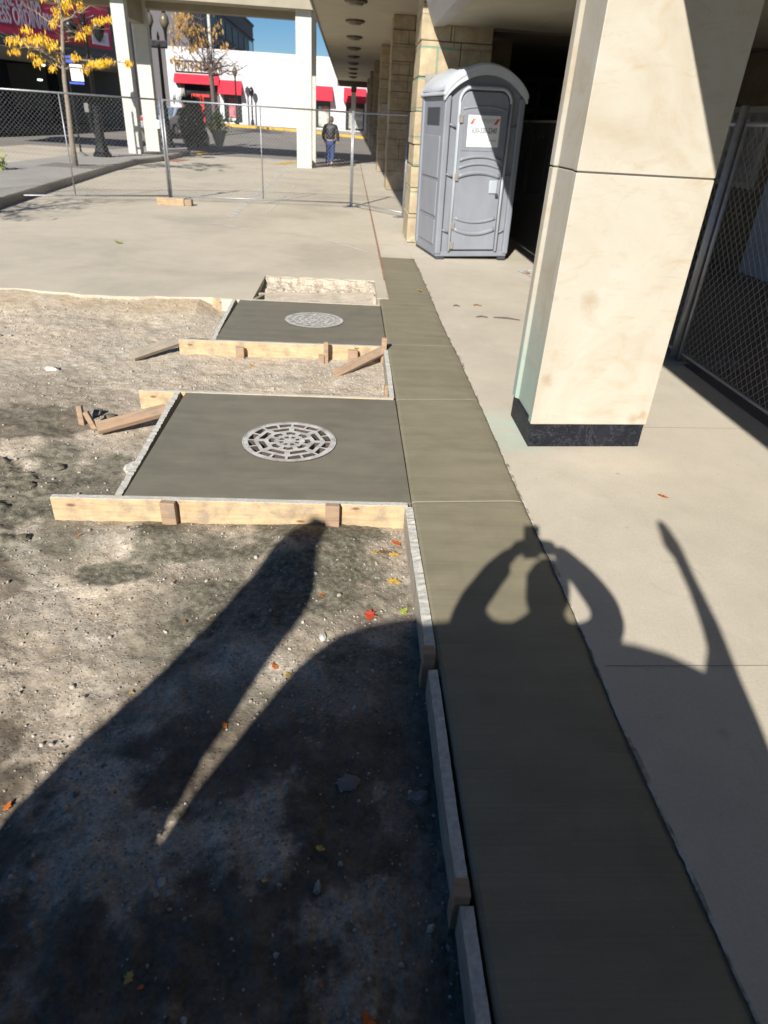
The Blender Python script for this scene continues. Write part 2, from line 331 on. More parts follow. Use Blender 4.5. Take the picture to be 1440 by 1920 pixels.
# ---------------------------------------------------------------- mesh builder
class B:
    def __init__(s): s.v=[]; s.f=[]
    def add(s,vs,fs):
        o=len(s.v); s.v+= [tuple(v) for v in vs]; s.f+=[tuple(i+o for i in f) for f in fs]; return s
    def box(s,x0,x1,y0,y1,z0,z1):
        return s.add([(x0,y0,z0),(x1,y0,z0),(x1,y1,z0),(x0,y1,z0),(x0,y0,z1),(x1,y0,z1),(x1,y1,z1),(x0,y1,z1)],
            [(0,3,2,1),(4,5,6,7),(0,1,5,4),(1,2,6,5),(2,3,7,6),(3,0,4,7)])
    def tube(s,p,r,n=8,caps=True):
        p=[Vector(q) for q in p]
        if not hasattr(r,'__len__'): r=[r]*len(p)
        vs=[];fs=[]; prev=None
        for i,q in enumerate(p):
            d=(p[min(i+1,len(p)-1)]-p[max(i-1,0)]).normalized()
            if prev is None:
                a=Vector((0,0,1)) if abs(d.z)<.9 else Vector((1,0,0)); u=d.cross(a).normalized()
            else: u=(prev-d*prev.dot(d)).normalized()
            prev=u; w=d.cross(u)
            for k in range(n):
                an=2*pi*k/n; vs.append(q+(u*math.cos(an)+w*math.sin(an))*r[i])
        for i in range(len(p)-1):
            for k in range(n):
                a=i*n+k; b=i*n+(k+1)%n; fs.append((a,b,b+n,a+n))
        if caps: fs.append(tuple(range(n-1,-1,-1))); fs.append(tuple((len(p)-1)*n+k for k in range(n)))
        return s.add(vs,fs)
    def lathe(s,prof,n=16,c=(0,0)):
        vs=[];fs=[]
        for r,z in prof:
            for k in range(n):
                an=2*pi*k/n; vs.append((c[0]+r*math.cos(an),c[1]+r*math.sin(an),z))
        for i in range(len(prof)-1):
            for k in range(n):
                a=i*n+k;b=i*n+(k+1)%n; fs.append((a,b,b+n,a+n))
        fs.append(tuple(range(n-1,-1,-1))); fs.append(tuple((len(prof)-1)*n+k for k in range(n)))
        return s.add(vs,fs)
    def prism(s,poly,vec):
        """poly: list of 3D points; extruded by vec"""
        n=len(poly); vec=Vector(vec); a=[Vector(p) for p in poly]; b=[p+vec for p in a]
        fs=[tuple(range(n-1,-1,-1)),tuple(range(n,2*n))]+[(i,(i+1)%n,n+(i+1)%n,n+i) for i in range(n)]
        return s.add(a+b,fs)
def link(name,me,mat=None,parent=None,loc=None,rot=None,smooth=False,bevel=0,fixn=True):
    o=bpy.data.objects.new(name,me); COL.objects.link(o)
    if mat is not None: me.materials.append(mat)
    if parent is not None: o.parent=parent
    if loc is not None: o.location=loc
    if rot is not None: o.rotation_euler=rot
    if fixn:
        bm=bmesh.new(); bm.from_mesh(me); bmesh.ops.recalc_face_normals(bm,faces=bm.faces); bm.to_mesh(me); bm.free()
    if smooth:
        for p in me.polygons: p.use_smooth=True
    if bevel:
        m=o.modifiers.new('bevel','BEVEL'); m.width=bevel; m.segments=2; m.limit_method='ANGLE'; m.angle_limit=math.radians(40)
    return o
def mk(name,b,mat,parent=None,loc=None,rot=None,smooth=False,bevel=0,fixn=True):
    me=bpy.data.meshes.new(name); me.from_pydata(b.v,[],b.f); me.update()
    return link(name,me,mat,parent,loc,rot,smooth,bevel,fixn)
def empty(name,loc=(0,0,0),rot=(0,0,0)):
    o=bpy.data.objects.new(name,None); COL.objects.link(o); o.location=loc; o.rotation_euler=rot; o.empty_display_size=.2; return o
def tag(o,label=None,cat=None,group=None,kind=None):
    if label: o['label']=label
    if cat: o['category']=cat
    if group: o['group']=group
    if kind: o['kind']=kind
    return o
def struct(name,b,mat,**k): return tag(mk(name,b,mat,**k),kind='structure')
def kids(o): return [c for c in bpy.data.objects if c.parent==o]
def copy_tree(o,parent=None):
    c=o.copy(); COL.objects.link(c); c.parent=parent
    for ch in list(kids(o)): copy_tree(ch,c)
    return c
def text(body,size,mat,parent,loc,rot,name='lettering',sx=1.0,extrude=.002,align='CENTER',shear=0,bold=0.0):
    cu=bpy.data.curves.new('t','FONT'); cu.body=body; cu.size=size; cu.extrude=extrude; cu.align_x=align; cu.align_y='CENTER'; cu.shear=shear; cu.offset=bold
    to=bpy.data.objects.new('t',cu); COL.objects.link(to); bpy.context.view_layer.update()
    me=bpy.data.meshes.new_from_object(to.evaluated_get(bpy.context.evaluated_depsgraph_get())); bpy.data.objects.remove(to); 
    me.materials.clear(); me.transform(Matrix.Diagonal((sx,1,1,1)))
    return link(name,me,mat,parent,loc,rot,fixn=False)
# numpy fbm
def vnoise(x,y,seed):
    r=np.random.default_rng(seed); T=r.random((256,256))
    xi=np.floor(x).astype(int);yi=np.floor(y).astype(int);fx=x-xi;fy=y-yi;fx=fx*fx*(3-2*fx);fy=fy*fy*(3-2*fy)
    a=T[xi%256,yi%256];b=T[(xi+1)%256,yi%256];c=T[xi%256,(yi+1)%256];d=T[(xi+1)%256,(yi+1)%256]
    return (a*(1-fx)+b*fx)*(1-fy)+(c*(1-fx)+d*fx)*fy
def fbm(x,y,s,oct=4,seed=1,g=.5):
    o=0;a=1;t=0
    for i in range(oct): o=o+a*vnoise(x*s,y*s,seed+i); t+=a; a*=g; s*=2.03
    return o/t
def terr(y): 
    t=min(max((y-34)/24.,0),1); return .8*t*t*(3-2*t)

# ---------------------------------------------------------------- ground sheets
b=B(); ys=[-60,32.95,33.0,36,39,42,45,48,51,54,58,70,120,400,900]
vs=[];fs=[]
for i,y in enumerate(ys):
    z=-.32 if y<33 else terr(y)-.02
    vs+=[(-900,y,z),(-40,y,z),(40,y,z),(900,y,z)]
for i in range(len(ys)-1):
    for k in range(3): a=i*4+k; fs.append((a,a+1,a+5,a+4))
b.add(vs,fs); struct('ground',b,M['tan'],fixn=False)
def sheet(name,pts,mat,z=0.0,thick=0.0,n=1):
    """polygon in plan, optional skirt"""
    b=B()
    if thick: b.prism([(x,y,z-thick) for x,y in pts],(0,0,thick))
    else: b.add([(x,y,z) for x,y in pts],[tuple(range(len(pts)))])
    return struct(name,b,mat)
# road: strip in y following the terrain
b=B(); vs=[];fs=[]
yy=[9.0,15,22,28,31.5,34,36,38,40,42,44,46,48,50,52,54,56,58,60,66]
for y in yy:
    x0=-80; vs+=[(x0,y,terr(y)-.004 if y>33.0 else -.03),(-9.6 if y<36 else -8,y,terr(y)-.004 if y>33.0 else -.03),(9,y,terr(y)-.004 if y>33.0 else -.03),(80,y,terr(y)-.004 if y>33.0 else -.03)]
for i in range(len(yy)-1):
    for k in range(3):
        a=i*4+k; fs.append((a,a+1,a+5,a+4))
b.add(vs,fs); struct('road',b,M['road'],fixn=False)
# drive slab with the open pit left in it (x -1..0.34, y 7.45..8.42), edge at y 7.12
PX0,PX1,PY0,PY1=-1.0,.34,7.50,8.42
b=B(); DT=.16
def slabbox(x0,x1,y0,y1): b.box(x0,x1,y0,y1,-DT,0)
import itertools
slabbox(-14,PX0,PY0,PY1); slabbox(PX1,.47,PY0,PY1); slabbox(-14,.47,PY1,33.2)
# broken front edge toward the dirt
n=90; ed=[]
for i in range(n+1):
    x=-14+(14-1.0)*i/n; ed.append((x,7.13+.05*math.sin(x*3.1)+.03*random.uniform(-1,1)))
b.prism([(x,y,-DT) for x,y in ed]+[(-1.0,PY0,-DT),(-14,PY0,-DT)],(0,0,DT))
b.box(-1.0,PX1,7.21,7.24,-DT,-.02); b.box(PX1+.001,.368,7.2,PY0,-DT,-.004)
drive=struct('concrete_drive',b,M['drive'])
# pit floor
b=B(); b.box(PX0-.02,PX1+.02,PY0-.02,PY1+.02,-.20,-.115); 
struct('pit_floor',b,M['dirt'])
pv=[];pf=[];pn=90;pm=64
pxs,pys=np.meshgrid(np.linspace(PX0+.004,PX1-.004,pn),np.linspace(PY0-.28,PY1-.004,pm))
pz=-.075+.07*(fbm(pxs,pys,7,5,401,.6)-.5)*2+.055*np.clip((pys-PY1+.30)/.3,0,1)*np.clip(.5+2*(fbm(pxs,pys,2.2,3,405)-.4),0,1)-.05*np.clip((PY0+.15-pys)/.2,0,1)
pz=pz+.06*np.clip((pys-PY1+.10)/.09,0,1)+.07*np.clip((pxs-PX1+.14)/.12,0,1)*np.clip((pys-PY0)/.1,0,1); pz=np.minimum(pz,-.006+.006*np.sin(pxs*23)*np.sin(pys*17)); pv=list(zip(pxs.ravel().tolist(),pys.ravel().tolist(),pz.ravel().tolist()))
for j in range(pm-1):
    for i in range(pn-1): a=j*pn+i; pf.append((a,a+1,a+pn+1,a+pn))
struct('pit_rubble',B().add(pv,pf),M['dirt'],fixn=False)
# sidewalk (old) 
sheet('old_sidewalk',[(1.06,-6),(9,-6),(9,60),(.94,60),(.94,10.1),(1.06,10.1)],M['sidewalk'],-.001)
M['shadepave']=m_concrete('shade_painted_paving',(.15,.14,.13),.2)  # deep shade under the canopy put into a darker paving colour
sheet('shade_toned_sheet',[(2.98,-6),(9,-6),(9,22),(2.1,22),(2.1,12.6),(2.98,12.6)],M['shadepave'],.003)
sheet('sidewalk_strip',[(.475,10.1),(.94,10.1),(.94,58),(.475,58)],M['sidewalk'],-.003)
# joints in the old sidewalk (saw cuts)
M['joint']=simple('joint_sealant',(.10,.085,.07),.95)
M['smudge']=simple('tight_joint',(.26,.23,.19),.95)
M['jointred']=simple('rust_joint',(.30,.17,.11),.95,0,.3)
def ribbon(name,p,q,w,mat,z=.003,seg=1):
    p=Vector(p[:2]);q=Vector(q[:2]);d=(q-p).normalized();nn=Vector((-d.y,d.x))*w/2
    b=B(); L=(q-p).length; m=max(1,seg); vs=[];fs=[]
    for i in range(m+1):
        c=p.lerp(q,i/m); j=random.uniform(-.15,.15)*w if m>1 else 0
        vs+=[(c.x-nn.x*(1+j),c.y-nn.y*(1+j),z+terr(c.y)),(c.x+nn.x*(1-j),c.y+nn.y*(1-j),z+terr(c.y))]
    for i in range(m): fs.append((2*i,2*i+1,2*i+3,2*i+2))
    b.add(vs,fs); return struct(name,b,mat,fixn=False)
ribbon('pavement_joint',(1.0,1.76),(7,1.85),.0035,M['smudge'],.001)
ribbon('pavement_joint',(1.9,4.05),(2.9,4.1),.0035,M['smudge'],.001)
ribbon('pavement_joint',(.472,8.45),(.472,34),.03,M['jointred'],.002,60)
ribbon('pavement_joint',(1.0,12.9),(3.0,13.0),.008,M['joint'],.001)
# faded paint
W=M['whitepaint']
for (a,c,w) in (((430,408),(538,316),.16),((538,316),(555,300),.14),((500,330),(672,343),.07),((505,345),(672,366),.07),((560,378),(690,395),.06),((520,372),(620,352),.06),((400,418),(470,432),.08),((610,449),(692,474),.07),((560,345),(500,400),.05)):
    ribbon('painted_line',G(*a),G(*c),w,W,.004,8)
for (a,c,w) in (((400,298),(420,302),.35),((440,296),(460,300),.35),((495,297),(520,301),.4)): ribbon('crosswalk_bar',G(*a),G(*c),w*1.3,W,.004,3)
ribbon('painted_line',G(522,308),G(556,304),.5,M['yellowpaint'],.005,3)
# raised island on the left
isl=[(-6.15,12.2),(-6.25,13.3),(-6.42,15),(-6.75,18.6),(-7.05,22),(-7.22,25.3),(-6.95,27.5),(-6.9,30.5),(-7.1,33),(-7.6,35.2),(-8.2,35.8),(-9.3,35),(-9.5,30),(-9.5,20),(-10.8,12.2)]
b=B(); b.prism([(x,y,-.1) for x,y in isl],(0,0,.25)); struct('raised_sidewalk',b,M['island'],bevel=.02)
cb=isl[:11]; vs=[];fs=[]
for i,(x,y) in enumerate(cb):
    nx=.17; vs+=[(x-.0-nx,y,.156),(x+.004,y,.156),(x+.03,y,.13),(x+.035,y,-.05)]
for i in range(len(cb)-1):
    for k in range(3): a=i*4+k; fs.append((a,a+1,a+5,a+4))
b=B().add(vs,fs); struct('kerb',b,M['curb'],fixn=False)
yb=B(); c=G(370,287); yb.box(c.x-.2,c.x+.45,c.y-.7,c.y+1.0,-.02,.012); struct('kerb_paint',yb,M['yellowpaint'])
ribbon('paver_band',G(318,303),G(345,299),.6,M['redpaint'],.006,3)
# far kerb painted yellow and pavement before the white shop
b=B(); P=[(-20,57.2),(-10.5,56.3),(-6,55),(-2.5,53.2),(1.3,50.5),(3,49)]
far=[]; vs=[];fs=[]
for x,y in P: z=terr(y); vs+=[(x,y,z-.03),(x,y,z+.14),(x,y+.28,z+.145)]
for i in range(len(P)-1):
    for k in range(2): a=i*3+k; fs.append((a,a+3,a+4,a+1))
b.add(vs,fs); struct('yellow_kerb',b,M['yellow'],fixn=False)
vs=[];fs=[]
for x,y in P: vs+=[(x,y+.28,terr(y)+.14),(x,60.2,terr(60)+.10)]
for i in range(len(P)-1): fs.append((2*i,2*i+2,2*i+3,2*i+1))
b=B().add(vs,fs); struct('far_pavement',b,M['curb'],fixn=False)

# ---------------------------------------------------------------- fresh strip
ny=1220; ysr=np.linspace(-2.1,10.1,ny)
re=.968+.018*(fbm(ysr,ysr*0,.8,3,5)-.5)*2+.0075*(fbm(ysr,ysr*0+3,17,6,9,.8)-.5)*2
le=.372+.006*(fbm(ysr,ysr*0+7,1.3,2,15)-.5)*2
vs=[];fs=[]; 
for i in range(ny):
    y=ysr[i]; l=le[i]; r=re[i]
    vs+=[(l,y,-.10),(l,y,-.014),(l+.005,y,-.009),(l+.016,y,-.0045),(l+.2,y,-.004),(r-.14,y,-.004),(r-.05,y,-.005),(r-.012,y,-.009),(r+.012,y,-.016)]
for i in range(ny-1):
    for k in range(8): a=i*9+k; fs.append((a,a+1,a+10,a+9))
fs.append(tuple(range((ny-1)*9+8,(ny-1)*9-1,-1)))
b=B().add(vs,fs); st=struct('fresh_concrete_walkway',b,M['wetstrip'],fixn=True,smooth=False)
M['wetedge']=simple('broken_slab_edge',(.12,.095,.07),.95,0,.4,20,.8,60)
vs=[];fs=[]
for i in range(ny):
    y=ysr[i]; r=re[i]; vs+=[(r-.002,y,-.03),(r,y,-.003),(r+.006,y,.0),(1.06,y,.0)]
for i in range(ny-1):
    for k in range(3): a=i*4+k; fs.append((a,a+1,a+5,a+4))
o=struct('old_sidewalk_edge',B().add(vs,fs),M['sidewalk'],fixn=False); o.data.materials.append(M['wetedge'])
for i_,p_ in enumerate(o.data.polygons):
    if i_%3==0: p_.material_index=1
# gray slurry smear beside right edge near camera
M['smear']=m_fadedpaint('cement_smear',(.16,.145,.11),.46,.6,.6)
vs=[];fs=[]
for i in range(0,ny,4):
    y=ysr[i]; w=.004+.035*max(0,float(fbm(np.array([y]),np.array([2.]),3,4,33)[0])-.42)
    vs+=[(re[i]-.01,y,.0012),(re[i]+w,y,.0012)]
for i in range(len(vs)//2-1): fs.append((2*i,2*i+1,2*i+3,2*i+2))
struct('cement_smear',B().add(vs,fs),M['smear'],fixn=False)

# ---------------------------------------------------------------- drainage pads and grates
GR=.285
def pad(cx,cy,x0,x1,y0,y1,label):
    b=B(); n=96; vs=[];fs=[]
    ring=[];sq=[]
    for k in range(n):
        a=2*pi*k/n; ca,sa=math.cos(a),math.sin(a); ring.append((cx+GR*ca,cy+GR*sa))
        tx=((x1-cx)/ca if ca>0 else (x0-cx)/ca) if abs(ca)>1e-9 else 1e9
        ty=((y1-cy)/sa if sa>0 else (y0-cy)/sa) if abs(sa)>1e-9 else 1e9
        t=min(tx,ty); sq.append((cx+t*ca,cy+t*sa))
    # snap nearest samples to the corners
    for X,Y in ((x0,y0),(x1,y0),(x1,y1),(x0,y1)):
        j=min(range(n),key=lambda i:(sq[i][0]-X)**2+(sq[i][1]-Y)**2); sq[j]=(X,Y)
    for (x,y),(u,v) in zip(ring,sq): vs+=[(x,y,-.10),(x,y,-.003),(u,v,.0),(u,v,-.12)]
    for k in range(n):
        a=4*k; c=4*((k+1)%n)
        for j in range(3): fs.append((a+j,c+j,c+j+1,a+j+1))
    b.add(vs,fs); o=mk('concrete_pad',b,M['wetpad'],bevel=0); tag(o,label,'concrete pad','fresh drain pads beside the walkway'); return o
pad(-.325,3.655,-1.105,.362,2.945,4.40,'larger nearer square pad of fresh grey concrete around the nearest drain grate')
pad(-.31,6.465,-1.125,.362,5.68,7.15,'farther square pad of fresh grey concrete around the second drain grate')
M['silt']=simple('pale_cement_silt',(.40,.39,.36),.9,0,.35,14,.5,60)
def grate(cx,cy,label,nm,rust=None):
    # polar cells; slots are open
    NT_=192; radii=[0,.02,.040,.066,.092,.124,.153,.188,.213,.249,.259,.278]
    def ocf(a,r):
        q=(a%(pi/4))-pi/8; f=math.cos(pi/8)/math.cos(q); t=min(1,max(0,(.262-r)/.05)); return r*(1-t+t*f*1.04)
    # ring index i between radii[i],radii[i+1]
    slots={2:(8,.60,.0),4:(8,.70,1.0),6:(8,.76,0.),8:(16,.76,0.)}
    b=B(); vs=[];fs=[]
    NRr=len(radii); top=.0;bot=-.035
    idx={}
    def vid(i,k,z):
        key=(i,k%NT_ if i>0 else 0,z)
        if key not in idx:
            a=2*pi*(k%NT_)/NT_; r=ocf(a,radii[i]); idx[key]=len(vs); vs.append((cx+r*math.cos(a),cy+r*math.sin(a),z))
        return idx[key]
    def solid(i,k):
        if i<0: return True
        if i>=NRr-1: return False
        if i in slots:
            n,duty,ph=slots[i]; t=((k+.5)/NT_*n+ph*0.5)%1.0
            return not (abs(t-.5)<duty/2)
        return True
    for i in range(NRr-1):
        for k in range(NT_):
            if not solid(i,k): continue
            zt=top+(.002 if i==NRr-2 else 0)
            q=[vid(i,k,top),vid(i+1,k,top),vid(i+1,k+1,top),vid(i,k+1,top)]; q=list(dict.fromkeys(q)); fs.append(tuple(q))
            q=[vid(i,k,bot),vid(i,k+1,bot),vid(i+1,k+1,bot),vid(i+1,k,bot)]; q=list(dict.fromkeys(q)); fs.append(tuple(q))
            if not solid(i,k+1): fs.append((vid(i,k+1,top),vid(i+1,k+1,top),vid(i+1,k+1,bot),vid(i,k+1,bot)))
            if not solid(i,k-1): fs.append((vid(i,k,top),vid(i,k,bot),vid(i+1,k,bot),vid(i+1,k,top)))
            if not solid(i+1,k): fs.append((vid(i+1,k,top),vid(i+1,k,bot),vid(i+1,k+1,bot),vid(i+1,k+1,top)))
            if i>0 and not solid(i-1,k): fs.append((vid(i,k,top),vid(i,k+1,top),vid(i,k+1,bot),vid(i,k,bot)))
    b.add([(x-cx,y-cy,z) for x,y,z in vs],fs)
    root=empty('drain_grate',(cx,cy,.002)); tag(root,label,'drain grate','round drain grates set in the fresh pads')
    mk('grate_lid',b,M['grate'],root)
    rb=B(); rb.lathe([(.2775,-.06),(.284,-.06),(.284,.002),(.2785,.002)],64); 
    # open ring (no caps)
    rb.f=rb.f[:-2]; rb.f+= [((0*64+k),(0*64+(k+1)%64),(3*64+(k+1)%64),(3*64+k)) for k in range(64)]
    mk('grate_rim',rb,M['grate'],root)
    pb=B(); pb.lathe([(.277,-.05),(.277,-.9)],32); pb.f=pb.f[:-2]+[pb.f[-1]]
    mk('catch_basin',pb,M['pit'],root)
    if nm=='b': mk('silt_fill',B().lathe([(.274,-.03),(.274,-.0045)],48),M['silt'],root)
    return root
grate(-.325,3.655,'round cast iron drain grate with open slots in the nearer fresh pad','a')
grate(-.31,6.465,'round silvery drain grate with clogged looking slots in the farther fresh pad','b')

# ---------------------------------------------------------------- dirt
X0,X1,Y0,Y1=-8.0,.36,-2.2,7.30
nx,nyd=640,760
gx=np.linspace(0,1,nx); gx=X0+(X1-X0)*(1-(1-gx)**1.6); gyv=Y0+(Y1-Y0)*(np.linspace(0,1,nyd)**1.15)
XX,YY=np.meshgrid(gx,gyv)
base=-.135+.0*XX
lump=(fbm(XX,YY,1.1,3,3)-.5)*.07
med=(fbm(XX,YY,5,4,21,.55)-.5)*.045
ridge=np.abs(fbm(XX,YY,8,4,41,.6)-.5)*-.05+.006
fine=(fbm(XX+.3*YY,YY,34,4,61,.65)-.5)*.014
left=np.clip((-1.6-XX)/1.5,0,1)
clods=np.clip(fbm(XX,YY,6.5,3,77)-.56,0,1)*.30*np.clip((5.2-YY)/1.5,0,1)*np.clip((-1.1-XX)/.6,0,1)
def ell(cx,cy,rx,ry,sd=301,k=4,am=1.0):
    d=np.hypot((XX-cx)/rx,(YY-cy)/ry)+(fbm(XX,YY,3.5,5,sd,.6)-.5)*2*am
    return np.clip((1.0-d)*k,0,1)
olive=np.maximum(ell(-1.75,3.15,.62,.50,311),ell(-1.35,3.3,.25,.35,313)); brown=np.maximum.reduce([ell(-2.25,4.0,.6,.32,321),ell(-1.75,2.35,.33,.22,323),ell(-1.5,1.75,.25,.12,325,3)])
rough=np.maximum(olive,np.clip((1.55-YY)/.7,0,1)*.5)*np.clip(fbm(XX,YY,13,5,331,.7)-.42,0,1)*.13
Z=base+lump*(.35+.9*left)+med*.8+ridge*.25+fine+clods*.25+.04*left+rough*.8
# calm close to the boards
def near(xa,xb,ya,yb,w):
    dx=np.maximum(np.maximum(xa-XX,XX-xb),0);dy=np.maximum(np.maximum(ya-YY,YY-yb),0); return np.clip(1-np.hypot(dx,dy)/w,0,1)
kn=near(-1.45,.35,2.93,4.42,.35); kf=near(-1.45,.35,5.66,7.2,.3)
Z=Z*(1-kn)+(-.137+fine*.8+med*.35)*kn
Z=Z*(1-kf)+(-.125+fine*.8+med*.35)*kf
mound=np.exp(-(((XX+.12)/.33)**2+((YY-2.70)/.22)**2))*.035+np.exp(-(((XX+.95)/.3)**2+((YY-2.75)/.12)**2))*.035+np.exp(-(((XX+.1)/.25)**2+((YY-2.3)/.4)**2))*.025
Z+=mound
# flat hidden zones below the pads
for (xa,xb,ya,yb) in ((-1.10,.36,2.96,4.39),(-1.12,.36,5.70,7.14)):
    ins=(XX>xa)&(XX<xb)&(YY>ya)&(YY<yb); Z[ins]=-.30
# ramp up to the drive slab
rp=np.clip((YY-6.55)/.6,0,1)*np.clip((-1.35-XX)/.2,0,1); Z=Z*(1-rp)+(-.018+fine+med*.3)*rp
und=(YY>7.2); Z[und]=np.minimum(Z[und],-.17)
ins=(XX>-1.2)&(YY>7.16); Z[ins]=-.22
# attributes
damp_shade=np.clip((fbm(XX,YY,.9,5,101,.6)-.50)*7,0,1)*.8

dlow=np.clip((1.55-YY)/.7,0,1); damp_shade=np.maximum(damp_shade,dlow*np.clip((fbm(XX,YY,1.6,5,141)-.33)*4,0,1)*.85)  # shade near the camera painted in as darker soil
damp_shade*=.55*(1-.75*np.clip((YY-4.5)/1.0,0,1))
dlow2=np.clip((1.95-YY)/.4,0,1); damp_shade=np.maximum(damp_shade,dlow2*np.clip((fbm(XX,YY,2.6,6,143,.68)-.345)*6,0,1)*.95)  # more of the near shade put into the dark soil mask
damp_shade=np.maximum(damp_shade,brown*.8)
damp_shade=np.maximum(damp_shade,near(.20,.36,-2,1.9,.22)*.8)
sl=np.clip((fbm(XX,YY,2.6,5,151,.6)-.45)*7,0,1)*np.maximum(near(-.6,.36,1.9,2.9,.3),near(-1.25,-.85,2.5,2.85,.2))
sl=np.maximum(sl,np.clip((fbm(XX,YY,3,5,171)-.5)*8,0,1)*.8*near(-2.8,-1.3,2.6,4.2,.3))
sl=np.maximum(sl,np.clip((fbm(XX,YY,3.3,5,181)-.47)*9,0,1)*near(-.3,.35,4.46,4.75,.12))
sl=np.maximum.reduce([sl,olive*(.75+.25*np.clip((fbm(XX,YY,9,4,351)-.4)*6,0,1)),ell(-.62,2.15,.18,.10,361),ell(-1.0,2.45,.22,.09,363),ell(-.75,2.62,.2,.07,365),ell(-.15,2.35,.36,.42,367,3,.6),ell(-1.30,6.05,.3,.09,369),ell(.0,4.6,.3,.07,371)])
sand=np.clip((YY-6.5)/.4,0,1)*np.clip((-1.2-XX)/.3,0,1)
V=np.stack([XX.ravel(),YY.ravel(),Z.ravel()],1)
ii=np.arange(nx*nyd).reshape(nyd,nx); F=np.stack([ii[:-1,:-1],ii[:-1,1:],ii[1:,1:],ii[1:,:-1]],-1).reshape(-1,4)
me=bpy.data.meshes.new('dirt_ground'); me.vertices.add(len(V)); me.vertices.foreach_set('co',V.ravel()); me.loops.add(F.size); me.loops.foreach_set('vertex_index',F.ravel()); me.polygons.add(len(F)); me.polygons.foreach_set('loop_start',np.arange(0,F.size,4)); me.update(calc_edges=True); me.validate()
for nm,arr in (('damp_shade',damp_shade),('slurry',sl),('sand',sand)):
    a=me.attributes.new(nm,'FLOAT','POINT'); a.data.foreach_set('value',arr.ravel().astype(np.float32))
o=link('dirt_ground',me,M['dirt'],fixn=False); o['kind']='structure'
for p in me.polygons: p.use_smooth=True
def zdirt(x,y):
    i=np.clip(np.searchsorted(gyv,y),0,nyd-1); j=np.clip(np.searchsorted(gx,x),0,nx-1); return Z[i,j]
# gravel
ico_v=[];ph=(1+5**.5)/2
ico_v=np.array([(-1,ph,0),(1,ph,0),(-1,-ph,0),(1,-ph,0),(0,-1,ph),(0,1,ph),(0,-1,-ph),(0,1,-ph),(ph,0,-1),(ph,0,1),(-ph,0,-1),(-ph,0,1)])/math.hypot(1,ph)
ico_f=np.array([(0,11,5),(0,5,1),(0,1,7),(0,7,10),(0,10,11),(1,5,9),(5,11,4),(11,10,2),(10,7,6),(7,1,8),(3,9,4),(3,4,2),(3,2,6),(3,6,8),(3,8,9),(4,9,5),(2,4,11),(6,2,10),(8,6,7),(9,8,1)])
N=52000
gxp=.33-6.2*RNG.random(N)**1.35; gyp=.2+6.9*RNG.random(N)**1.35
den=fbm(gxp,gyp,1.7,4,201); keep=(den+RNG.random(N)*.35>.56)
jj=np.clip(np.searchsorted(gyv,gyp),0,nyd-1); kk=np.clip(np.searchsorted(gx,gxp),0,nx-1); keep&=(np.maximum(damp_shade,sl)[jj,kk]<RNG.random(N)*1.1+.02)
for (xa,xb,ya,yb) in ((-1.18,.37,2.88,4.46),(-1.2,.37,5.6,7.2)): keep&=~((gxp>xa)&(gxp<xb)&(gyp>ya)&(gyp<yb))
gxp=gxp[keep];gyp=gyp[keep];N=len(gxp)
rad=np.clip(np.exp(RNG.normal(math.log(.0033),.48,N)),.0017,.015)
VV=np.empty((N,12,3)); tint=np.empty(N)
for i in range(N):
    q=ico_v*(1+RNG.uniform(-.22,.22,(12,1)))*RNG.uniform(.65,1.3,3)*rad[i]; a=RNG.random()*6.28; c,s_=math.cos(a),math.sin(a); q=q@np.array([[c,s_,0],[-s_,c,0],[0,0,1]])
    z=zdirt(gxp[i],gyp[i]); VV[i]=q+[gxp[i],gyp[i],z+rad[i]*.25]; 
tint=RNG.beta(1.7,2.0,N)
me=bpy.data.meshes.new('gravel'); Vg=VV.reshape(-1,3); Fg=(ico_f[None]+np.arange(N)[:,None,None]*12).reshape(-1,3)
me.vertices.add(len(Vg)); me.vertices.foreach_set('co',Vg.ravel()); me.loops.add(Fg.size); me.loops.foreach_set('vertex_index',Fg.ravel()); me.polygons.add(len(Fg)); me.polygons.foreach_set('loop_start',np.arange(0,Fg.size,3)); me.update(calc_edges=True)
a=me.attributes.new('tint','FLOAT','POINT'); a.data.foreach_set('value',np.repeat(tint,12).astype(np.float32))
o=link('gravel',me,M['gravel'],fixn=False); tag(o,'loose pale gravel scattered over the dirt','gravel',kind='stuff')
def rock(px,py,r,mat,label,group=None,flat=.6,z0=None,name='rock'):
    g=G(px,py,-.1); zz=float(zdirt(g.x,g.y)) if g.x<.34 and g.y<7.1 else 0
    bm=bmesh.new(); bmesh.ops.create_icosphere(bm,subdivisions=2,radius=1)
    rs=np.random.default_rng(int(px*7+py)); off=rs.random(3)*9; ax=rs.uniform(.75,1.3,3)
    from mathutils import noise as mn
    for v in bm.verts:
        d=mn.noise(v.co*1.3+Vector(off))*.5+mn.noise(v.co*3+Vector(off))*.2; v.co=v.co*(1+d); v.co=Vector((v.co.x*ax[0]*r,v.co.y*ax[1]*r,v.co.z*flat*r))
    me=bpy.data.meshes.new(name); bm.to_mesh(me); bm.free()
    o=link(name,me,mat,loc=(g.x,g.y,zz+r*flat*.45)); tag(o,label,name.replace('_',' '),group); return o
rock(98,690,.045,M['rock'],'pale white rock alone on the dirt near the left edge','loose rocks')
rock(245,872,.05,M['rock'],'whitish concrete lump against the left form board of the nearer pad','loose rocks')
rock(655,1452,.030,M['darkrock'],'rounded dark grey rock half buried in the shaded dirt','loose rocks')
rock(788,1482,.03,M['darkrock'],'grey rock close to the long crusted form board in shadow','loose rocks')
rock(605,1188,.016,M['rock'],'small pale pebble in the sunlit wedge beside the shadow','loose rocks')
rock(300,1642,.016,M['rock'],'pale chip lying low in the shaded dirt','loose rocks')
rock(110,870,.032,M['clod'],'brown clod on the moist dirt left of the nearer pad','dirt clods',name='dirt_clod')
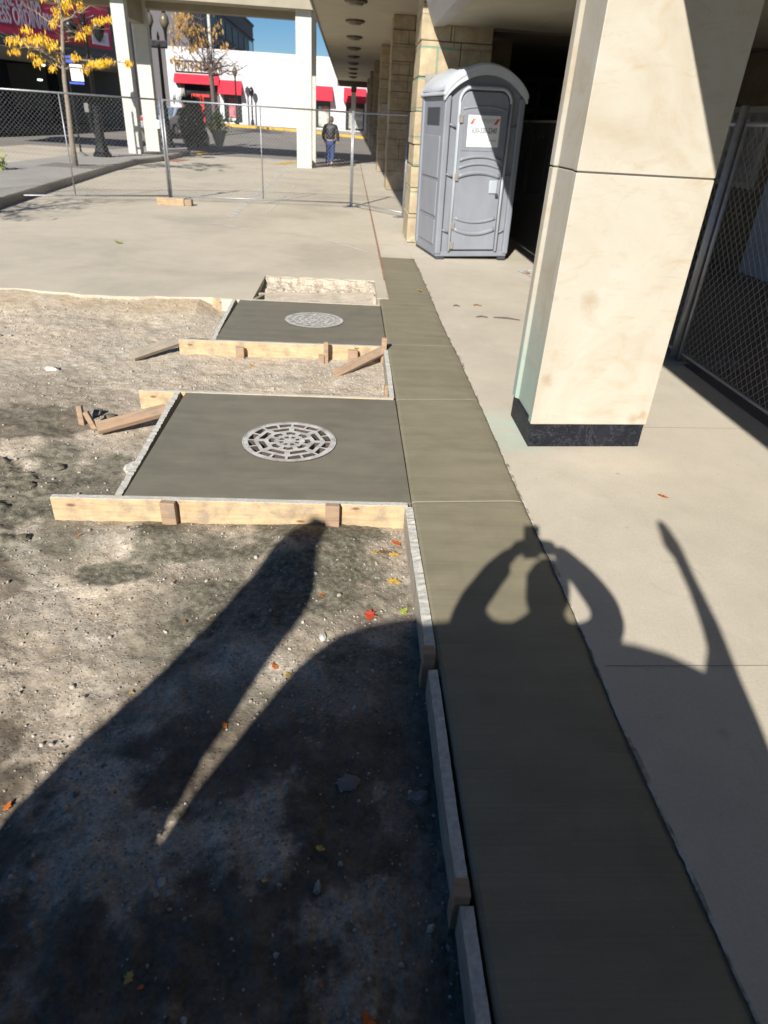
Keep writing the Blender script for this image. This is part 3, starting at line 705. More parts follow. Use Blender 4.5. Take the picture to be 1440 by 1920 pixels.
rock(55,905,.032,M['clod'],'dark clod at the left edge on moist dirt','dirt clods',name='dirt_clod')
rock(40,1000,.032,M['clod'],'dark clod below the end of the near front board','dirt clods',name='dirt_clod')
rock(205,775,.032,M['clod'],'crumbly clod behind the brace board of the nearer pad','dirt clods',name='dirt_clod')
rock(180,770,.045,M['darkrock'],'brown stone beside the short leaning stake','loose rocks')

# ---------------------------------------------------------------- form boards
def board(p,q,h,t,mat,label,z0=0.0,name='form_board',group='wooden form boards',tilt=0,cat='board',wob=0,side=1,z1=None):
    """upright board whose top edge runs p->q (xy), thickness to one side"""
    p=Vector((p[0],p[1],z0)); q=Vector((q[0],q[1],z0 if z1 is None else z1)); L=(q-p).length; d=(q-p)/L
    n=max(2,int(L/.06)); b=B(); vs=[];fs=[]
    rs=random.Random(int(L*1000)+int(p.x*99)); am_=.0028 if mat is M['crusted'] else .0012; n=int(L/.02) if mat is M['crusted'] else n
    phs=rs.uniform(0,6)
    for i in range(n+1):
        x=L*i/n; w=wob*math.sin(x*2.1+phs)+wob*.4*math.sin(x*6+phs); e=rs.uniform(-am_,am_)*(1 if rs.random()<.8 else 1.8); e2=rs.uniform(-am_,am_)
        vs+=[(x,w,-h),(x,w+t,-h),(x,w+t+e2*.6,e2),(x,w+e*.4,e)]
    for i in range(n):
        a=4*i
        for k in range(4): fs.append((a+k,a+(k+1)%4,a+4+(k+1)%4,a+4+k))
    fs+=[(0,3,2,1),(4*n,4*n+1,4*n+2,4*n+3)]
    b.add(vs,fs)
    o=mk(name,b,mat,bevel=.003 if mat is not M['crusted'] else 0); ang=math.atan2(d.y,d.x); sl=math.asin(d.z)
    o.matrix_world=Matrix.Translation(p)@Matrix.Rotation(ang,4,'Z')@Matrix.Rotation(-sl,4,'Y')@Matrix.Rotation(tilt,4,'X')
    tag(o,label,cat,group); return o
# nearer pad
board((-1.455,2.902),(.345,2.905),.14,.038,M['pine'],'long fresh pine form board along the front of the nearer pad',.001)
board((-1.110,2.945),(-1.150,4.40),.135,.035,M['crusted'],'grey crusted form board along the left side of the nearer pad',.002,wob=.004)
board((-1.43,4.405),(.355,4.42),.15,.036,M['pine'],'pine form board behind the nearer pad with its end sticking out left',.001)
# farther pad
board((-1.43,5.635),(.345,5.665),.14,.036,M['pine'],'pine form board along the front of the farther pad behind two short stakes',.001)
board((-1.128,5.68),(-1.165,7.15),.13,.033,M['crusted'],'crusted form board along the left side of the farther pad',.002,wob=.004)
board((-1.42,7.155),(.36,7.165),.13,.034,M['pine'],'pine form board behind the farther pad with a short end showing left',.001)
# along the strip
board((.366,4.455),(.368,5.63),.15,.036,M['crusted'],'pale splashed form board along the walkway between the two pads',-.004,wob=.003)
board((.366,1.84),(.366,2.90),.15,.040,M['crusted'],'whitened form board along the walkway just in front of the nearer pad',-.002,wob=.004)
board((.366,.96),(.366,1.74),.15,.034,M['crusted'],'wavy crusted form board along the walkway, between the two shaded stakes',-.006,wob=.006)
board((.366,-1.9),(.364,.90),.15,.034,M['crusted'],'crusted form board along the walkway at the bottom of the picture',-.003,wob=.008)
# pit board + loose boards
board((-.98,7.56),(.31,7.66),.10,.05,M['oldwood'],'splintered pale board lying across the open pit in the drive',-.012,name='loose_board',group='loose boards',tilt=-.45,z1=.025)
board((-.95,7.36),(.30,7.40),.05,.03,M['crusted'],'thin crusted strip of wood in the near side of the pit',-.03,name='loose_board',group='loose boards')
board(G(490,553)[:2],G(474,562)[:2],.04,.04,M['oldwood'],'short dark offcut at the corner of the open pit',.01,name='loose_board',group='loose boards')
def lumber(p,q,w,t,mat,label,roll=0,name='brace_board',group='brace boards',cat='board'):
    p=Vector(p);q=Vector(q);L=(q-p).length; b=B(); n=8; vs=[];fs=[]
    rs=random.Random(int(L*777))
    for i in range(n+1):
        x=L*i/n; e=rs.uniform(-.001,.001); vs+=[(x,-w/2,-t/2+e),(x,w/2,-t/2+e),(x,w/2,t/2+e),(x,-w/2,t/2+e)]
    for i in range(n):
        a=4*i
        for k in range(4): fs.append((a+k,a+(k+1)%4,a+4+(k+1)%4,a+4+k))
    fs+=[(0,3,2,1),(4*n,4*n+1,4*n+2,4*n+3)]; b.add(vs,fs)
    o=mk(name,b,mat,bevel=.003); d=(q-p)/L; ang=math.atan2(d.y,d.x); sl=math.asin(d.z)
    o.matrix_world=Matrix.Translation(p)@Matrix.Rotation(ang,4,'Z')@Matrix.Rotation(-sl,4,'Y')@Matrix.Rotation(roll,4,'X'); tag(o,label,cat,group); return o
lumber(G(248,668,-.10),G(332,640,-.03),.085,.036,M['oldwood'],'grey weathered board lying on the dirt left of the farther pad',.5)
lumber(G(182,803,-.09),G(312,768,-.02),.085,.036,M['stake'],'brown brace board leaning toward the left side of the nearer pad',.4)
lumber(G(628,702,-.12),G(722,655,-.01),.08,.03,M['stake'],'brown brace board slanting up to the corner stake of the farther pad',.45)
# stakes
def stake(px,py,ztop,mat,label,w=.055,t=.036,zb=-.26,lean=(0,0),z=None,bev=True):
    g=G(px,py,ztop); b=B(); zl=ztop-zb; 
    b.box(-w/2,w/2,-t/2,t/2,-zl,0)
    o=mk('wooden_stake',b,mat,bevel=.003); o.location=g; o.rotation_euler=(lean[0],lean[1],random.uniform(-.08,.08)); tag(o,label,'stake','wooden stakes'); return o
def stakexy(x,y,ztop,mat,label,w=.055,t=.036,zb=-.28,lean=(0,0)):
    b=B(); b.box(-w/2,w/2,-t/2,t/2,-(ztop-zb),0); o=mk('wooden_stake',b,mat,bevel=.003); o.location=(x,y,ztop); o.rotation_euler=(lean[0],lean[1],random.uniform(-.06,.06)); tag(o,label,'stake','wooden stakes'); return o
stakexy(-.872,2.882,.004,M['stake'],'grey brown stake against the left part of the near front board',.075,.036,lean=(.03,0))
stakexy(-.045,2.880,.012,M['stake'],'brown stake against the right part of the near front board',.072,.036,lean=(.02,0))
stakexy(-.905,5.595,-.03,M['stake'],'short stake against the left part of the front board of the farther pad',.07,.036)
stakexy(-.165,5.575,.05,M['stake'],'taller stake standing at the front of the farther pad',.04,.04,lean=(.02,0))
stakexy(-.205,5.56,-.06,M['stake'],'stubby stake right beside the taller stake of the farther pad',.05,.036)
stakexy(.068,5.61,-.02,M['stake'],'short stake left of the slanting brace at the farther pad',.085,.036)
stakexy(.335,5.60,.10,M['stake'],'tallest stake at the corner where the farther pad meets the walkway',.045,.045)
stakexy(.318,4.72,-.004,M['stake'],'stake at the walkway board between the pads',.03,.045)
stakexy(.335,1.79,.045,M['stake'],'thick stake with its top in the sun beside the walkway',.046,.046,zb=-.3)
stakexy(.332,.93,.03,M['stake'],'thick stake wholly in shadow beside the walkway near the bottom',.042,.05,zb=-.3)
stake(148,760,.0,M['stake'],'short dark stake left of the brace of the nearer pad',.035,.035)
stake(160,772,-.02,M['stake'],'leaning pale stake next to the short dark stake',.035,.03,lean=(0,-.35))
# wooden block at the fence
root=empty('fence_foot_block',G(322,384)); tag(root,'weathered wooden block with brown ends weighing down the fence foot','wooden block')
b=B(); b.box(-.27,.27,-.09,.09,0,.13); mk('block',b,M['pineclean'],root,bevel=.01)
b=B(); b.box(.274,.42,-.08,.10,0,.12); mk('brick',b,M['stake'],root,bevel=.015)

# ---------------------------------------------------------------- leaves
def leaf(px,py,size,mat,label,group='fallen leaves',rot=None,z=None,curl=.35):
    g=G(px,py,-.12); on=(g.x<.33 and g.y<7.1)
    if not on: g=G(px,py,z if z is not None else .008)
    zz=(float(zdirt(g.x,g.y))+.006) if on else (z if z is not None else .006)
    outline=[(0,-.5),(.10,-.32),(.3,-.28),(.22,-.08),(.42,.05),(.2,.12),(.16,.34),(0,.55),(-.14,.33),(-.22,.12),(-.40,.08),(-.2,-.1),(-.28,-.3),(-.09,-.31)]
    vs=[(0,0,.04)]+[(x,y,.04+curl*(x*x+.5*y*y)) for x,y in outline]; n=len(outline)
    fs=[(0,1+i,1+(i+1)%n) for i in range(n)]
    b=B(); b.add([(x*size,y*size,z_*size) for x,y,z_ in vs],fs)
    o=mk('fallen_leaf',b,mat,fixn=False); o.location=(g.x,g.y,zz); o.rotation_euler=(random.uniform(-.25,.25),random.uniform(-.25,.25),rot if rot is not None else random.uniform(0,6.28))
    sm=o.modifiers.new('s','SOLIDIFY'); sm.thickness=.001
    tag(o,label,'leaf',group); return o
leaf(743,1018,.075,M['lf_orange'],'curled orange leaf below the right end of the near front board')
leaf(718,1040,.06,M['lf_brown'],'brown orange leaf left of the yellow one near the front board')
leaf(738,1042,.055,M['lf_yellow'],'flat yellow leaf just under the curled orange leaf')
leaf(702,1042,.04,M['lf_yellow'],'small yellow leaf at the left of the leaf cluster')
leaf(738,1090,.07,M['lf_yellow'],'golden leaf beside the whitened walkway board')
leaf(694,1153,.075,M['lf_red'],'bright red orange leaf at the edge of the arch shadow')
leaf(757,1142,.05,M['lf_green'],'greenish leaf touching the walkway board by the shadow edge')
leaf(603,1122,.04,M['lf_orange'],'small orange leaf right of the pointed shadow')
leaf(515,1252,.035,M['lf_orange'],'orange leaf in the bright wedge between the shadows')
leaf(540,1268,.035,M['lf_yellow'],'yellow leaf beside the orange one in the bright wedge')
leaf(1243,930,.06,M['lf_orange'],'orange leaf alone on the sunlit sidewalk right of the column')
leaf(787,545,.10,M['lf_yellow'],'yellow green leaf on the far part of the fresh walkway',z=.008)
leaf(222,455,.16,M['lf_green'],'olive green leaf on the pale concrete drive')
leaf(573,798,.05,M['lf_orange'],'orange leaf scrap on the rim of the nearer drain grate',z=.008)
leaf(480,1150,.03,M['lf_brown'],'small brown leaf within the pointed shadow edge')
leaf(472,682,.07,M['lf_yellow'],'yellow leaf by the short stake of the farther pad')
leaf(988,512,.12,M['lf_orange'],'orange scrap on the sidewalk beyond the column')
leaf(600,1590,.03,M['lf_yellow'],'yellow leaf fleck in the dark shade, center bottom')
leaf(240,1828,.035,M['lf_yellow'],'yellow leaf at the bottom left in the shade')
leaf(420,1355,.03,M['lf_orange'],'orange leaf at the narrow end of the bright wedge')
leaf(15,1515,.035,M['lf_orange'],'orange leaf at the left edge by the long shadow line')
leaf(690,1914,.05,M['lf_orange'],'orange leaf at the very bottom of the picture')
rl=random.Random(5)
for k in range(16):
    px=rl.uniform(60,760); py=rl.uniform(1000,1880)
    leaf(px,py,rl.uniform(.012,.022),M[rl.choice(['lf_yellow','lf_orange','lf_yellow','lf_brown'])],'tiny leaf fleck scattered on the dirt near the camera','tiny leaf flecks on the dirt')
# cable scraps on the sidewalk
b=B(); b.tube([G(972,508,.01),G(985,512,.012),G(1000,522,.01)],.006,6); b.tube([G(976,510,.01),G(990,507,.012),G(1003,509,.01)],.005,6)
o=mk('litter_scrap',b,M['panel']); tag(o,'bluish crumpled litter on the sidewalk left of the column','litter')
for px,py,px2,py2,lab in ((850,573,862,574,'small dark smudge left of two on the sidewalk'),(888,572,903,573,'short dark rusty scrap on the sidewalk'),(893,594,915,595,'dark twig lying on the sidewalk before the column'),(925,595,975,600,'thin long twig next to the dark one on the sidewalk')):
    a=G(px,py,.006);c=G(px2,py2,.006); m=(a+c)/2+Vector((0,.02,.004)); b=B(); b.tube([a,m,c],[.006,.009,.004],6); o=mk('twig',b,M['lf_brown'] if 'rusty' in lab else M['barkdark']); tag(o,lab,'twig','scraps on the sidewalk')

# ---------------------------------------------------------------- marble column
C4=[Vector((1.150,3.68,0)),Vector((1.897,3.735,0)),Vector((1.935,4.26,0)),Vector((1.150,4.20,0))]
def colpoly(off=0.0,flute=True):
    A,Bp,Cc,D=C4; cen=(A+Bp+Cc+D)/4
    P=[p+(p-cen).normalized()*off for p in (A,Bp,Cc,D)]
    A,Bp,Cc,D=P; pts=[A,Bp,Cc,D]
    if flute:
        d=(A-D).normalized(); L=(A-D).length; inn=Vector((.022,0,0))
        pts+=[D+d*.075,D+d*.10+inn,A-d*.10+inn,A-d*.06]
    return [(p.x,p.y) for p in pts]
root=empty('marble_column',(1.52,3.96,0)); tag(root,'thick cream marble column with black granite foot, copper stained on its left side','column')
L_=lambda pts,z: [(x-1.52,y-3.96,z) for x,y in pts]
def side_sub(pts,z0,z1): return B().prism(L_(pts,z0),(0,0,z1-z0))
mk('granite_base',side_sub(colpoly(-.008,False),0,.154),M['granite'],root,bevel=.003)
mk('lower_block',side_sub(colpoly(.004),.154,1.531),M['marble'],root,bevel=.004)
mk('joint',side_sub(colpoly(-.006),1.531,1.539),M['joint'],root)
mk('upper_block',side_sub(colpoly(.004),1.539,2.985),M['marble'],root,bevel=.004)

# ---------------------------------------------------------------- low canopy on the right
root=empty('low_canopy',(1.14,11.5,2.9)); tag(root,'flat canopy over the right sidewalk with grey metal edge and beige underside','canopy')
prof=[(0.17,0.01),(0.0,0.0),(-.10,.22),(-.13,.30),(-.13,.50),(.17,.50)]
b=B()
ysj=[-15.6,-11.6,-7.6,-3.9,0]
for a_,c_ in zip(ysj[:-1],ysj[1:]): b.prism([(x,a_+.004,z) for x,z in prof],(0,c_-a_-.008,0))
mk('fascia',b,M['fascia'],root)
b=B()
for i in range(7):
    x0=.172+i*1.2; b.box(x0,x0+1.194,-15.6,.0,.03,.06); 
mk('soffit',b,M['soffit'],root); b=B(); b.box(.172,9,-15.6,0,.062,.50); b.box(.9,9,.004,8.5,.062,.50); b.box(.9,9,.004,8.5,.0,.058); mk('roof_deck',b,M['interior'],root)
# ---------------------------------------------------------------- stone columns
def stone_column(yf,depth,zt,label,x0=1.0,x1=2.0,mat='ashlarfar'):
    root=empty('stone_column',((x0+x1)/2,yf+depth/2,0)); tag(root,label,'column','stone block columns along the sidewalk')
    w=(x1-x0)/2; z=0; k=0; rs=random.Random(int(yf*10))
    hs=[]; 
    while z<zt-.05:
        h=rs.choice([.30,.38,.44,.5]); h=min(h,zt-z); hs.append((z,z+h)); z+=h
    b=B()
    for (a,c) in hs:
        j=rs.uniform(-.012,.012); cut=rs.uniform(.32,.62)*2*w-w
        b.box(-w+j,cut-.005,-depth/2+rs.uniform(-.012,.012),depth/2,a+.005,c-.005); b.box(cut+.005,w+j,-depth/2+rs.uniform(-.012,.012),depth/2,a+.005,c-.005)
    mk('shaft',b,M[mat],root,bevel=.014)
    b=B(); b.box(-w+.02,w-.02,-depth/2+.02,depth/2-.01,0,zt); mk('mortar_core',b,M['joint'],root)
    return root
stone_column(11.55,1.0,4.1,'nearest pale stone block column, sunlit, behind the portable toilet',.975,2.02,'ashlar')
for i,(y,lb) in enumerate(((21.06,'second stone block column from the toilet, tall and shaded with a lit foot'),(28.8,'third stone block column from the toilet, with a small notice'),(36.4,'fourth stone block column from the toilet'),(44.2,'fifth stone column from the toilet, far along the shaded walk'),(52.0,'farthest stone column near the end of the covered walk'))):
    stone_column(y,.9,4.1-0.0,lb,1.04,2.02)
b=B(); b.box(-.16,.16,-.01,.01,-.22,.22); o=mk('wall_notice',b,M['postergray']); o.location=(1.27,28.76,2.05); tag(o,'small pinkish notice fixed to the third stone column','notice')
b=B(); b.box(-.09,.09,-.01,.01,-.12,.12); o=mk('meter_box',b,M['postergray']); q=atY(808,157,11.5); o.location=(q.x,11.51,q.z); tag(o,'small grey box on the sunlit stone column above the toilet roof','box')
# building wall behind
root=empty('stone_building',(2.05,12,0)); tag(root,'dark shaded stone building along the covered walk','building')
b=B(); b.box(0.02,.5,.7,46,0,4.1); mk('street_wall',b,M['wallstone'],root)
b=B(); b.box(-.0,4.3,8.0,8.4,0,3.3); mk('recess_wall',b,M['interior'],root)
# entrance doors
dr=mk('entrance_door',B().box(2.75,2.83,7.9,7.99,0,2.9).box(3.25,3.33,7.9,7.99,0,2.9).box(2.05,2.12,7.9,7.99,0,2.9).box(2.12,3.25,7.9,7.99,2.1,2.2).box(2.12,3.25,7.9,7.99,2.8,2.9).box(2.12,3.25,7.9,7.99,.0,.18),M['doorframe'],root)
mk('door_glass',B().box(2.13,2.74,7.93,7.96,.19,2.09).box(2.84,3.24,7.93,7.96,.19,2.09).box(2.13,3.24,7.93,7.96,2.21,2.79),M['darkglass'],dr)
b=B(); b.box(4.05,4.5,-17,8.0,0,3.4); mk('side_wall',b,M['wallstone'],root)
nf=mk('window',B().box(3.99,4.045,-1.28,-.06,1.12,1.2).box(3.99,4.045,-1.28,-.06,2.12,2.2).box(3.99,4.045,-1.28,-1.2,1.2,2.12).box(3.99,4.045,-.14,-.06,1.2,2.12),M['frame'],root)
mk('pane',B().box(4.01,4.03,-1.2,-.14,1.2,2.12),M['postergray'],nf)
b=B(); b.box(3.95,4.04,-3.1,-1.72,.02,2.3); mk('pale_door',b,M['panel'],root,bevel=.01)
# crumpled tarp beyond the right fence
bm=bmesh.new(); bmesh.ops.create_grid(bm,x_segments=40,y_segments=24,size=1)
from mathutils import noise as mnz
for v in bm.verts:
    e=max(0,1-(v.co.x**2+v.co.y**2)); v.co=Vector((v.co.x*.35,v.co.y*.2,.01+.055*e*(1+mnz.noise(v.co*4)*.8)))
me=bpy.data.meshes.new('tarp'); bm.to_mesh(me); bm.free(); o=link('sand_bag',me,M['tarp'],loc=(3.35,5.55,0),fixn=False,smooth=True); tag(o,'low grey sandbag on the dark floor behind the right fence','sandbag')

# ---------------------------------------------------------------- upper canopy over the walk
root=empty('walkway_canopy',(-1.05,10,4.1)); tag(root,'long high canopy with beige underside over the sidewalk at the far side','canopy')
b=B(); b.box(0.05,3.1,0,46.9,.0,.1); mk('soffit',b,M['soffit'],root)
b=B(); b.box(0,.048,0,46.9,-.03,.55); mk('fascia',b,M['fixture'],root)
b=B(); b.box(0.05,3.1,0,46.9,.102,.5); mk('deck',b,M['roofbeam'],root)
b=B(); b.box(0,3.1,46.95,47.3,-.35,.55); mk('end_beam',b,M['interior'],root)
# recessed lights
fx=None
for i,y in enumerate((19.2,22.85,27.0,31.0,35.0,39.0,43.0,47.0,51.0)):
    if fx is None:
        fx=empty('ceiling_light',(.05,y,4.1)); bb=B(); bb.lathe([(.27,-.002),(.27,-.05),(.22,-.07)],8); mk('housing',bb,M['fixture'],fx)
        bb=B(); bb.lathe([(.19,-.072),(.15,-.11),(.06,-.12)],8)
        mk('diffuser',bb,M['lampglass'],fx); o=fx
    else: o=copy_tree(fx); o.location=(.05,y,4.1)
    lb=['nearest','second nearest','third','fourth','fifth','sixth','seventh','eighth','farthest'][i]
    tag(o,f'{lb} round ceiling light in the row under the walkway canopy','ceiling light','ceiling lights under the walkway canopy')
# far post holding the end
root=empty('white_post',(.16,56,.78)); tag(root,'slim white post at the far end of the covered walk','post'); b=B(); b.box(-.16,.16,-.16,.16,0,2.6); mk('shaft',b,M['white'],root); b=B(); b.box(-.2,.2,-.2,.2,2.602,3.0); mk('shaded_top',b,M['fixture'],root)  # unlit top of the post painted dark as a separate block

# ---------------------------------------------------------------- portal canopy over the drive
root=empty('drive_portal',(-5,29.5,0)); tag(root,'white post and beam portal canopy spanning the drive','canopy')
def pl(x0,x1,y0,y1,z0,z1): return B().box(x0+5,x1+5,y0-29.5,y1-29.5,z0,z1)
mk('post',pl(-2.02,-1.46,28.5,28.95,-.02,5.2),M['white'],root,bevel=.01)
mk('post',pl(-1.98,-1.42,31.0,31.4,-.02,5.2),M['white'],root,bevel=.01)
mk('post',pl(-8.33,-7.88,28.5,28.95,.12,5.2),M['white'],root,bevel=.01)
mk('post',pl(-8.33,-7.80,31.0,31.4,.12,5.2),M['white'],root,bevel=.01)
mk('front_beam',pl(-18,-1.2,28.2,29.0,4.86,5.6),M['roofbeam'],root)  # beams and roof left of the posts added unseen, to shade the road
mk('rear_beam',pl(-18,-1.2,31.1,31.6,4.86,5.6),M['roofbeam'],root)
mk('roof',pl(-18,-1.2,29.01,31.09,5.1,5.58),M['roofbeam'],root)
mk('side_beam',pl(-8.3,-7.9,28.96,30.99,4.35,5.09),M['roofbeam'],root)
mk('kerb_foot',pl(-1.1-.9,-1.5,29.1,30.9,0,.16),M['curb'],root)

# ---------------------------------------------------------------- white shop building
WX0,WX1,WY=-13.9,12,60
root=empty('white_shop',(0,WY,.75)); tag(root,'long low white painted shop building across the road with red awnings','building')
def pw(x0,x1,y0,y1,z0,z1,b=None): return (b or B()).box(x0,x1,y0,y1,z0-.75,z1-.75)
# wall with openings on the front: build as panels around openings
ops=[(-13.0,-10.15,.75,3.42),(-9.82,-8.45,1.0,3.2),(-2.8,-1.62,1.0,3.2),(-.42,1.05,.95,3.2)]
b=B(); x=WX0
for (a,c,z0,z1) in ops:
    pw(x,a,0,.3,-.2,5.65,b); pw(a,c,0,.3,z1,5.65,b)
    if z0>.8: pw(a,c,0,.3,-.2,z0,b)
    x=c
pw(x,WX1,0,.3,-.2,5.65,b); pw(WX0,WX1,.3,12,-.2,5.5,b); mk('wall',b,M['whitewall'],root)
# deeper openings glass
for i,(a,c,z0,z1) in enumerate(ops):
    fr=mk('window' if i else 'shop_entrance',pw(a+.001,c-.001,.16,.2,z0,z1),M['glassdark'],root)
    if i==0:
        mk('door_frame',pw(-12.25,-10.9,.05,.12,2.55,2.75).box(-11.7,-11.35,.05,.12,0,1.82).box(-12.25,-12.15,.05,.12,0,1.82),M['reddoor'],fr)
        mk('side_column',pw(-13.0,-12.75,-.02,.15,.75,3.4),M['garagebeige'],fr)
    elif i==1:
        mk('poster',pw(a+.35,c-.35,.10,.14,1.35,2.6),M['poster_pink'],fr); mk('shelf',pw(a+.3,c-.5,.08,.13,1.1,1.3),M['poster_pale'],fr)
    else:
        mk('poster',pw(a+.25,c-.12,.10,.14,1.1,2.45),M['poster_pale'],fr); mk('figure',pw(a+.7,a+.98,.06,.09,2.1,2.5),M['skin2'],fr); mk('curtain',pw(a+.08,a+.2,.06,.09,1.1,2.4),M['glassdark'],fr)
    mk('sill',pw(a-.05,c+.05,-.05,.15,z0-.1,z0-.002),M['whitewall'],fr)
def awning(a,c,z1,z0,out):
    b=B(); zt=z1-.75; zb=z0-.75
    b.add([(a,-.01,zt),(c,-.01,zt),(c,-out,zb+.0),(a,-out,zb),(a,-out,zb-.16),(c,-out,zb-.16),(c,-.01,zb-.16),(a,-.01,zb-.16)],[(0,1,2,3),(3,2,5,4),(0,3,4,7),(1,6,5,2),(0,7,6,1),(4,5,6,7)])
    return mk('awning',b,M['awning'],root)
awning(-13.4,-10.05,3.98,3.52,.5); awning(-10.1,-8.36,3.75,2.98,.8); awning(-2.95,-1.45,3.78,2.98,.8); awning(-.6,1.12,3.78,2.98,.8)
sg=mk('sign_frame',pw(-13.3,-9.85,-.09,-.03,4.08,4.14).box(-13.3,-9.85,-.09,-.03,4.02,4.08).box(-13.3,-13.24,-.09,-.03,3.39,4.0).box(-9.91,-9.85,-.09,-.03,3.39,4.0).box(-13.3,-9.85,-.09,-.03,3.33,3.385),M['signbrown'],root)
for k,ch in enumerate('RAINBOW'):
    text(ch,.66,M['signbrown'],sg,(-13.0+.475*k,-.07,3.70),(pi/2,0,0),'sign_letter',sx=.75,extrude=.03,bold=.012)
for k in (1,2,4,5,6): mk('sign_divider',B().box(-13.24+.475*k-.02,-13.24+.475*k+.02,-.08,-.04,3.39,4.0),M['signbrown'],sg)
mk('wall_vent',pw(-10.28,-10.1,-.04,-.002,2.0,2.7),M['garagegray'],root)
# ---------------------------------------------------------------- grey office block behind
root=empty('office_block',(-12.3,100,0)); tag(root,'large grey concrete office block with dark window bands behind the white shop','building')
b=B(); b.box(-40,0,-38.9,0,-.5,10.75); mk('wall',b,M['towergray'],root)
mk('parapet',B().box(-40.1,.12,-39,.12,10.76,11.0),M['towergray'],root)
for z in (2.2,4.9,7.7):
    for k in range(9):
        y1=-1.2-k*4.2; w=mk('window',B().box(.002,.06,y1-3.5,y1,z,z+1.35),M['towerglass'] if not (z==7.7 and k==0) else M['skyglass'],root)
for z in (3.9,6.6,9.4): mk('ledge',B().box(.002,.18,-38.9,-.2,z,z+.12),M['towergray'],root)
# blue glass tower, left of the shop
root=empty('glass_tower',(-16,62,0)); tag(root,'dark blue glass building standing left of the white shop','building')
mk('wall',B().box(-2.4,2.0,0,8,.3,14),M['blueglass'],root)
for k in range(8): mk('mullion',B().box(-2.35+.6*k,-2.28+.6*k,-.06,-.002,.5,13.9),M['towergray'],root)
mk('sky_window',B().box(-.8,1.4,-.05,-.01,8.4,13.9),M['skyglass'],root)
mk('base_course',B().box(-2.4,2.0,-.3,-.07,.3,1.2),M['towergray'],root)

# ---------------------------------------------------------------- parking garage with banner
A0=Vector((-16.3,38,0)); ang=math.atan2(7,2.9)
root=empty('parking_garage',A0,(0,0,ang)); tag(root,'dark open parking garage with concrete beams under a red banner','building')
# local x along the face, +y into the building (left side)
U0,U1=-8,9.2
mk('upper_wall',B().box(U0,U1,.0,.5,4.15,8.0),M['garagegray'],root)
mk('lower_band',B().box(U0,U1,.05,.5,3.82,4.14),M['garagegray'],root)
b=B(); b.prism([(U0,.0,3.8),(U0,1.2,3.30),(U0,1.4,3.30),(U0,1.4,3.8)],(U1-U0,0,0)); mk('chamfered_beam',b,M['garagebeige'],root)
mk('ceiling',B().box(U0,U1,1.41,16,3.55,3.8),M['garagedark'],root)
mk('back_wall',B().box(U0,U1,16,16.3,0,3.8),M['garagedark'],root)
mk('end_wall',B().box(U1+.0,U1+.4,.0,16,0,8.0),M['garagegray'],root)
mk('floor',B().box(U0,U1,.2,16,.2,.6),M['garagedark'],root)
for u in (-7.5,2.2,5.6): mk('pillar',B().box(u,u+.4,2.6,3.0,.55,3.55),M['garagedark'],root)
mk('low_wall',B().box(U0,2.5,.3,.5,.55,1.3),M['garagedark'],root)
lu=[(.42,3.36),(2.38,3.19),(3.26,3.42),(-.34,2.8),(6.86,3.17),(6.91,3.0),(6.56,2.8),(5.98,3.03),(1.96,2.55)]
cam0=Vector((0,0,H)); Mi=Matrix.Translation(A0)@Matrix.Rotation(ang,4,'Z'); cl=Mi.inverted()@cam0
for k,(u,z) in enumerate(lu):
    f=Vector((u,0,z)); d=(f-cl).normalized(); t=(3.42-cl.z)/d.z if d.z>.01 else 60; 
    zc=3.44; p=cl+d*((zc-cl.z)/d.z)
    p=cl+(f-cl)*(1+4.0/(f-cl).length*(1+.12*k))
    mk('garage_light',B().lathe([(.05,-.05),(.14,-.03),(.14,.04)],10),M['lamp'],root,loc=p)
bn=mk('banner',B().box(-7,7.62,-.06,-.012,4.27,8.0),M['banner'],root)
text('LESS ORDINARY',.93,M['bannerwhite'],bn,(3.40,-.068,4.97),(pi/2,0,0),'banner_lettering',sx=.52,extrude=.004,align='RIGHT',bold=.02)
text('MORE EXTRA',.93,M['bannerwhite'],bn,(2.75,-.068,5.66),(pi/2,0,0),'banner_lettering',sx=.52,extrude=.004,align='RIGHT',bold=.02)
wp=mk('white_patch',B().box(6.1,7.38,-.085,-.062,4.42,5.02),M['bannerwhite'],bn)
mk('small_print',B().box(6.3,7.05,-.092,-.087,4.80,4.90),M['bannerpink'],wp); mk('small_print',B().box(6.3,7.0,-.092,-.087,4.62,4.70),M['bannergrey'],wp)
mk('fold_panel',B().box(4.3,5.9,-.085,-.062,4.35,5.3),M['lf_red'],bn)
# yellow kerb before the garage
b=B(); b.box(-14.2,-9.8,49.2,49.6,terr(49)-.05,terr(49)+.2); struct('garage_kerb',b,M['yellow'])
ribbon('centre_line',(-20,24.5),(-9.8,30.2),.25,M['yellowpaint'],-.02,10)

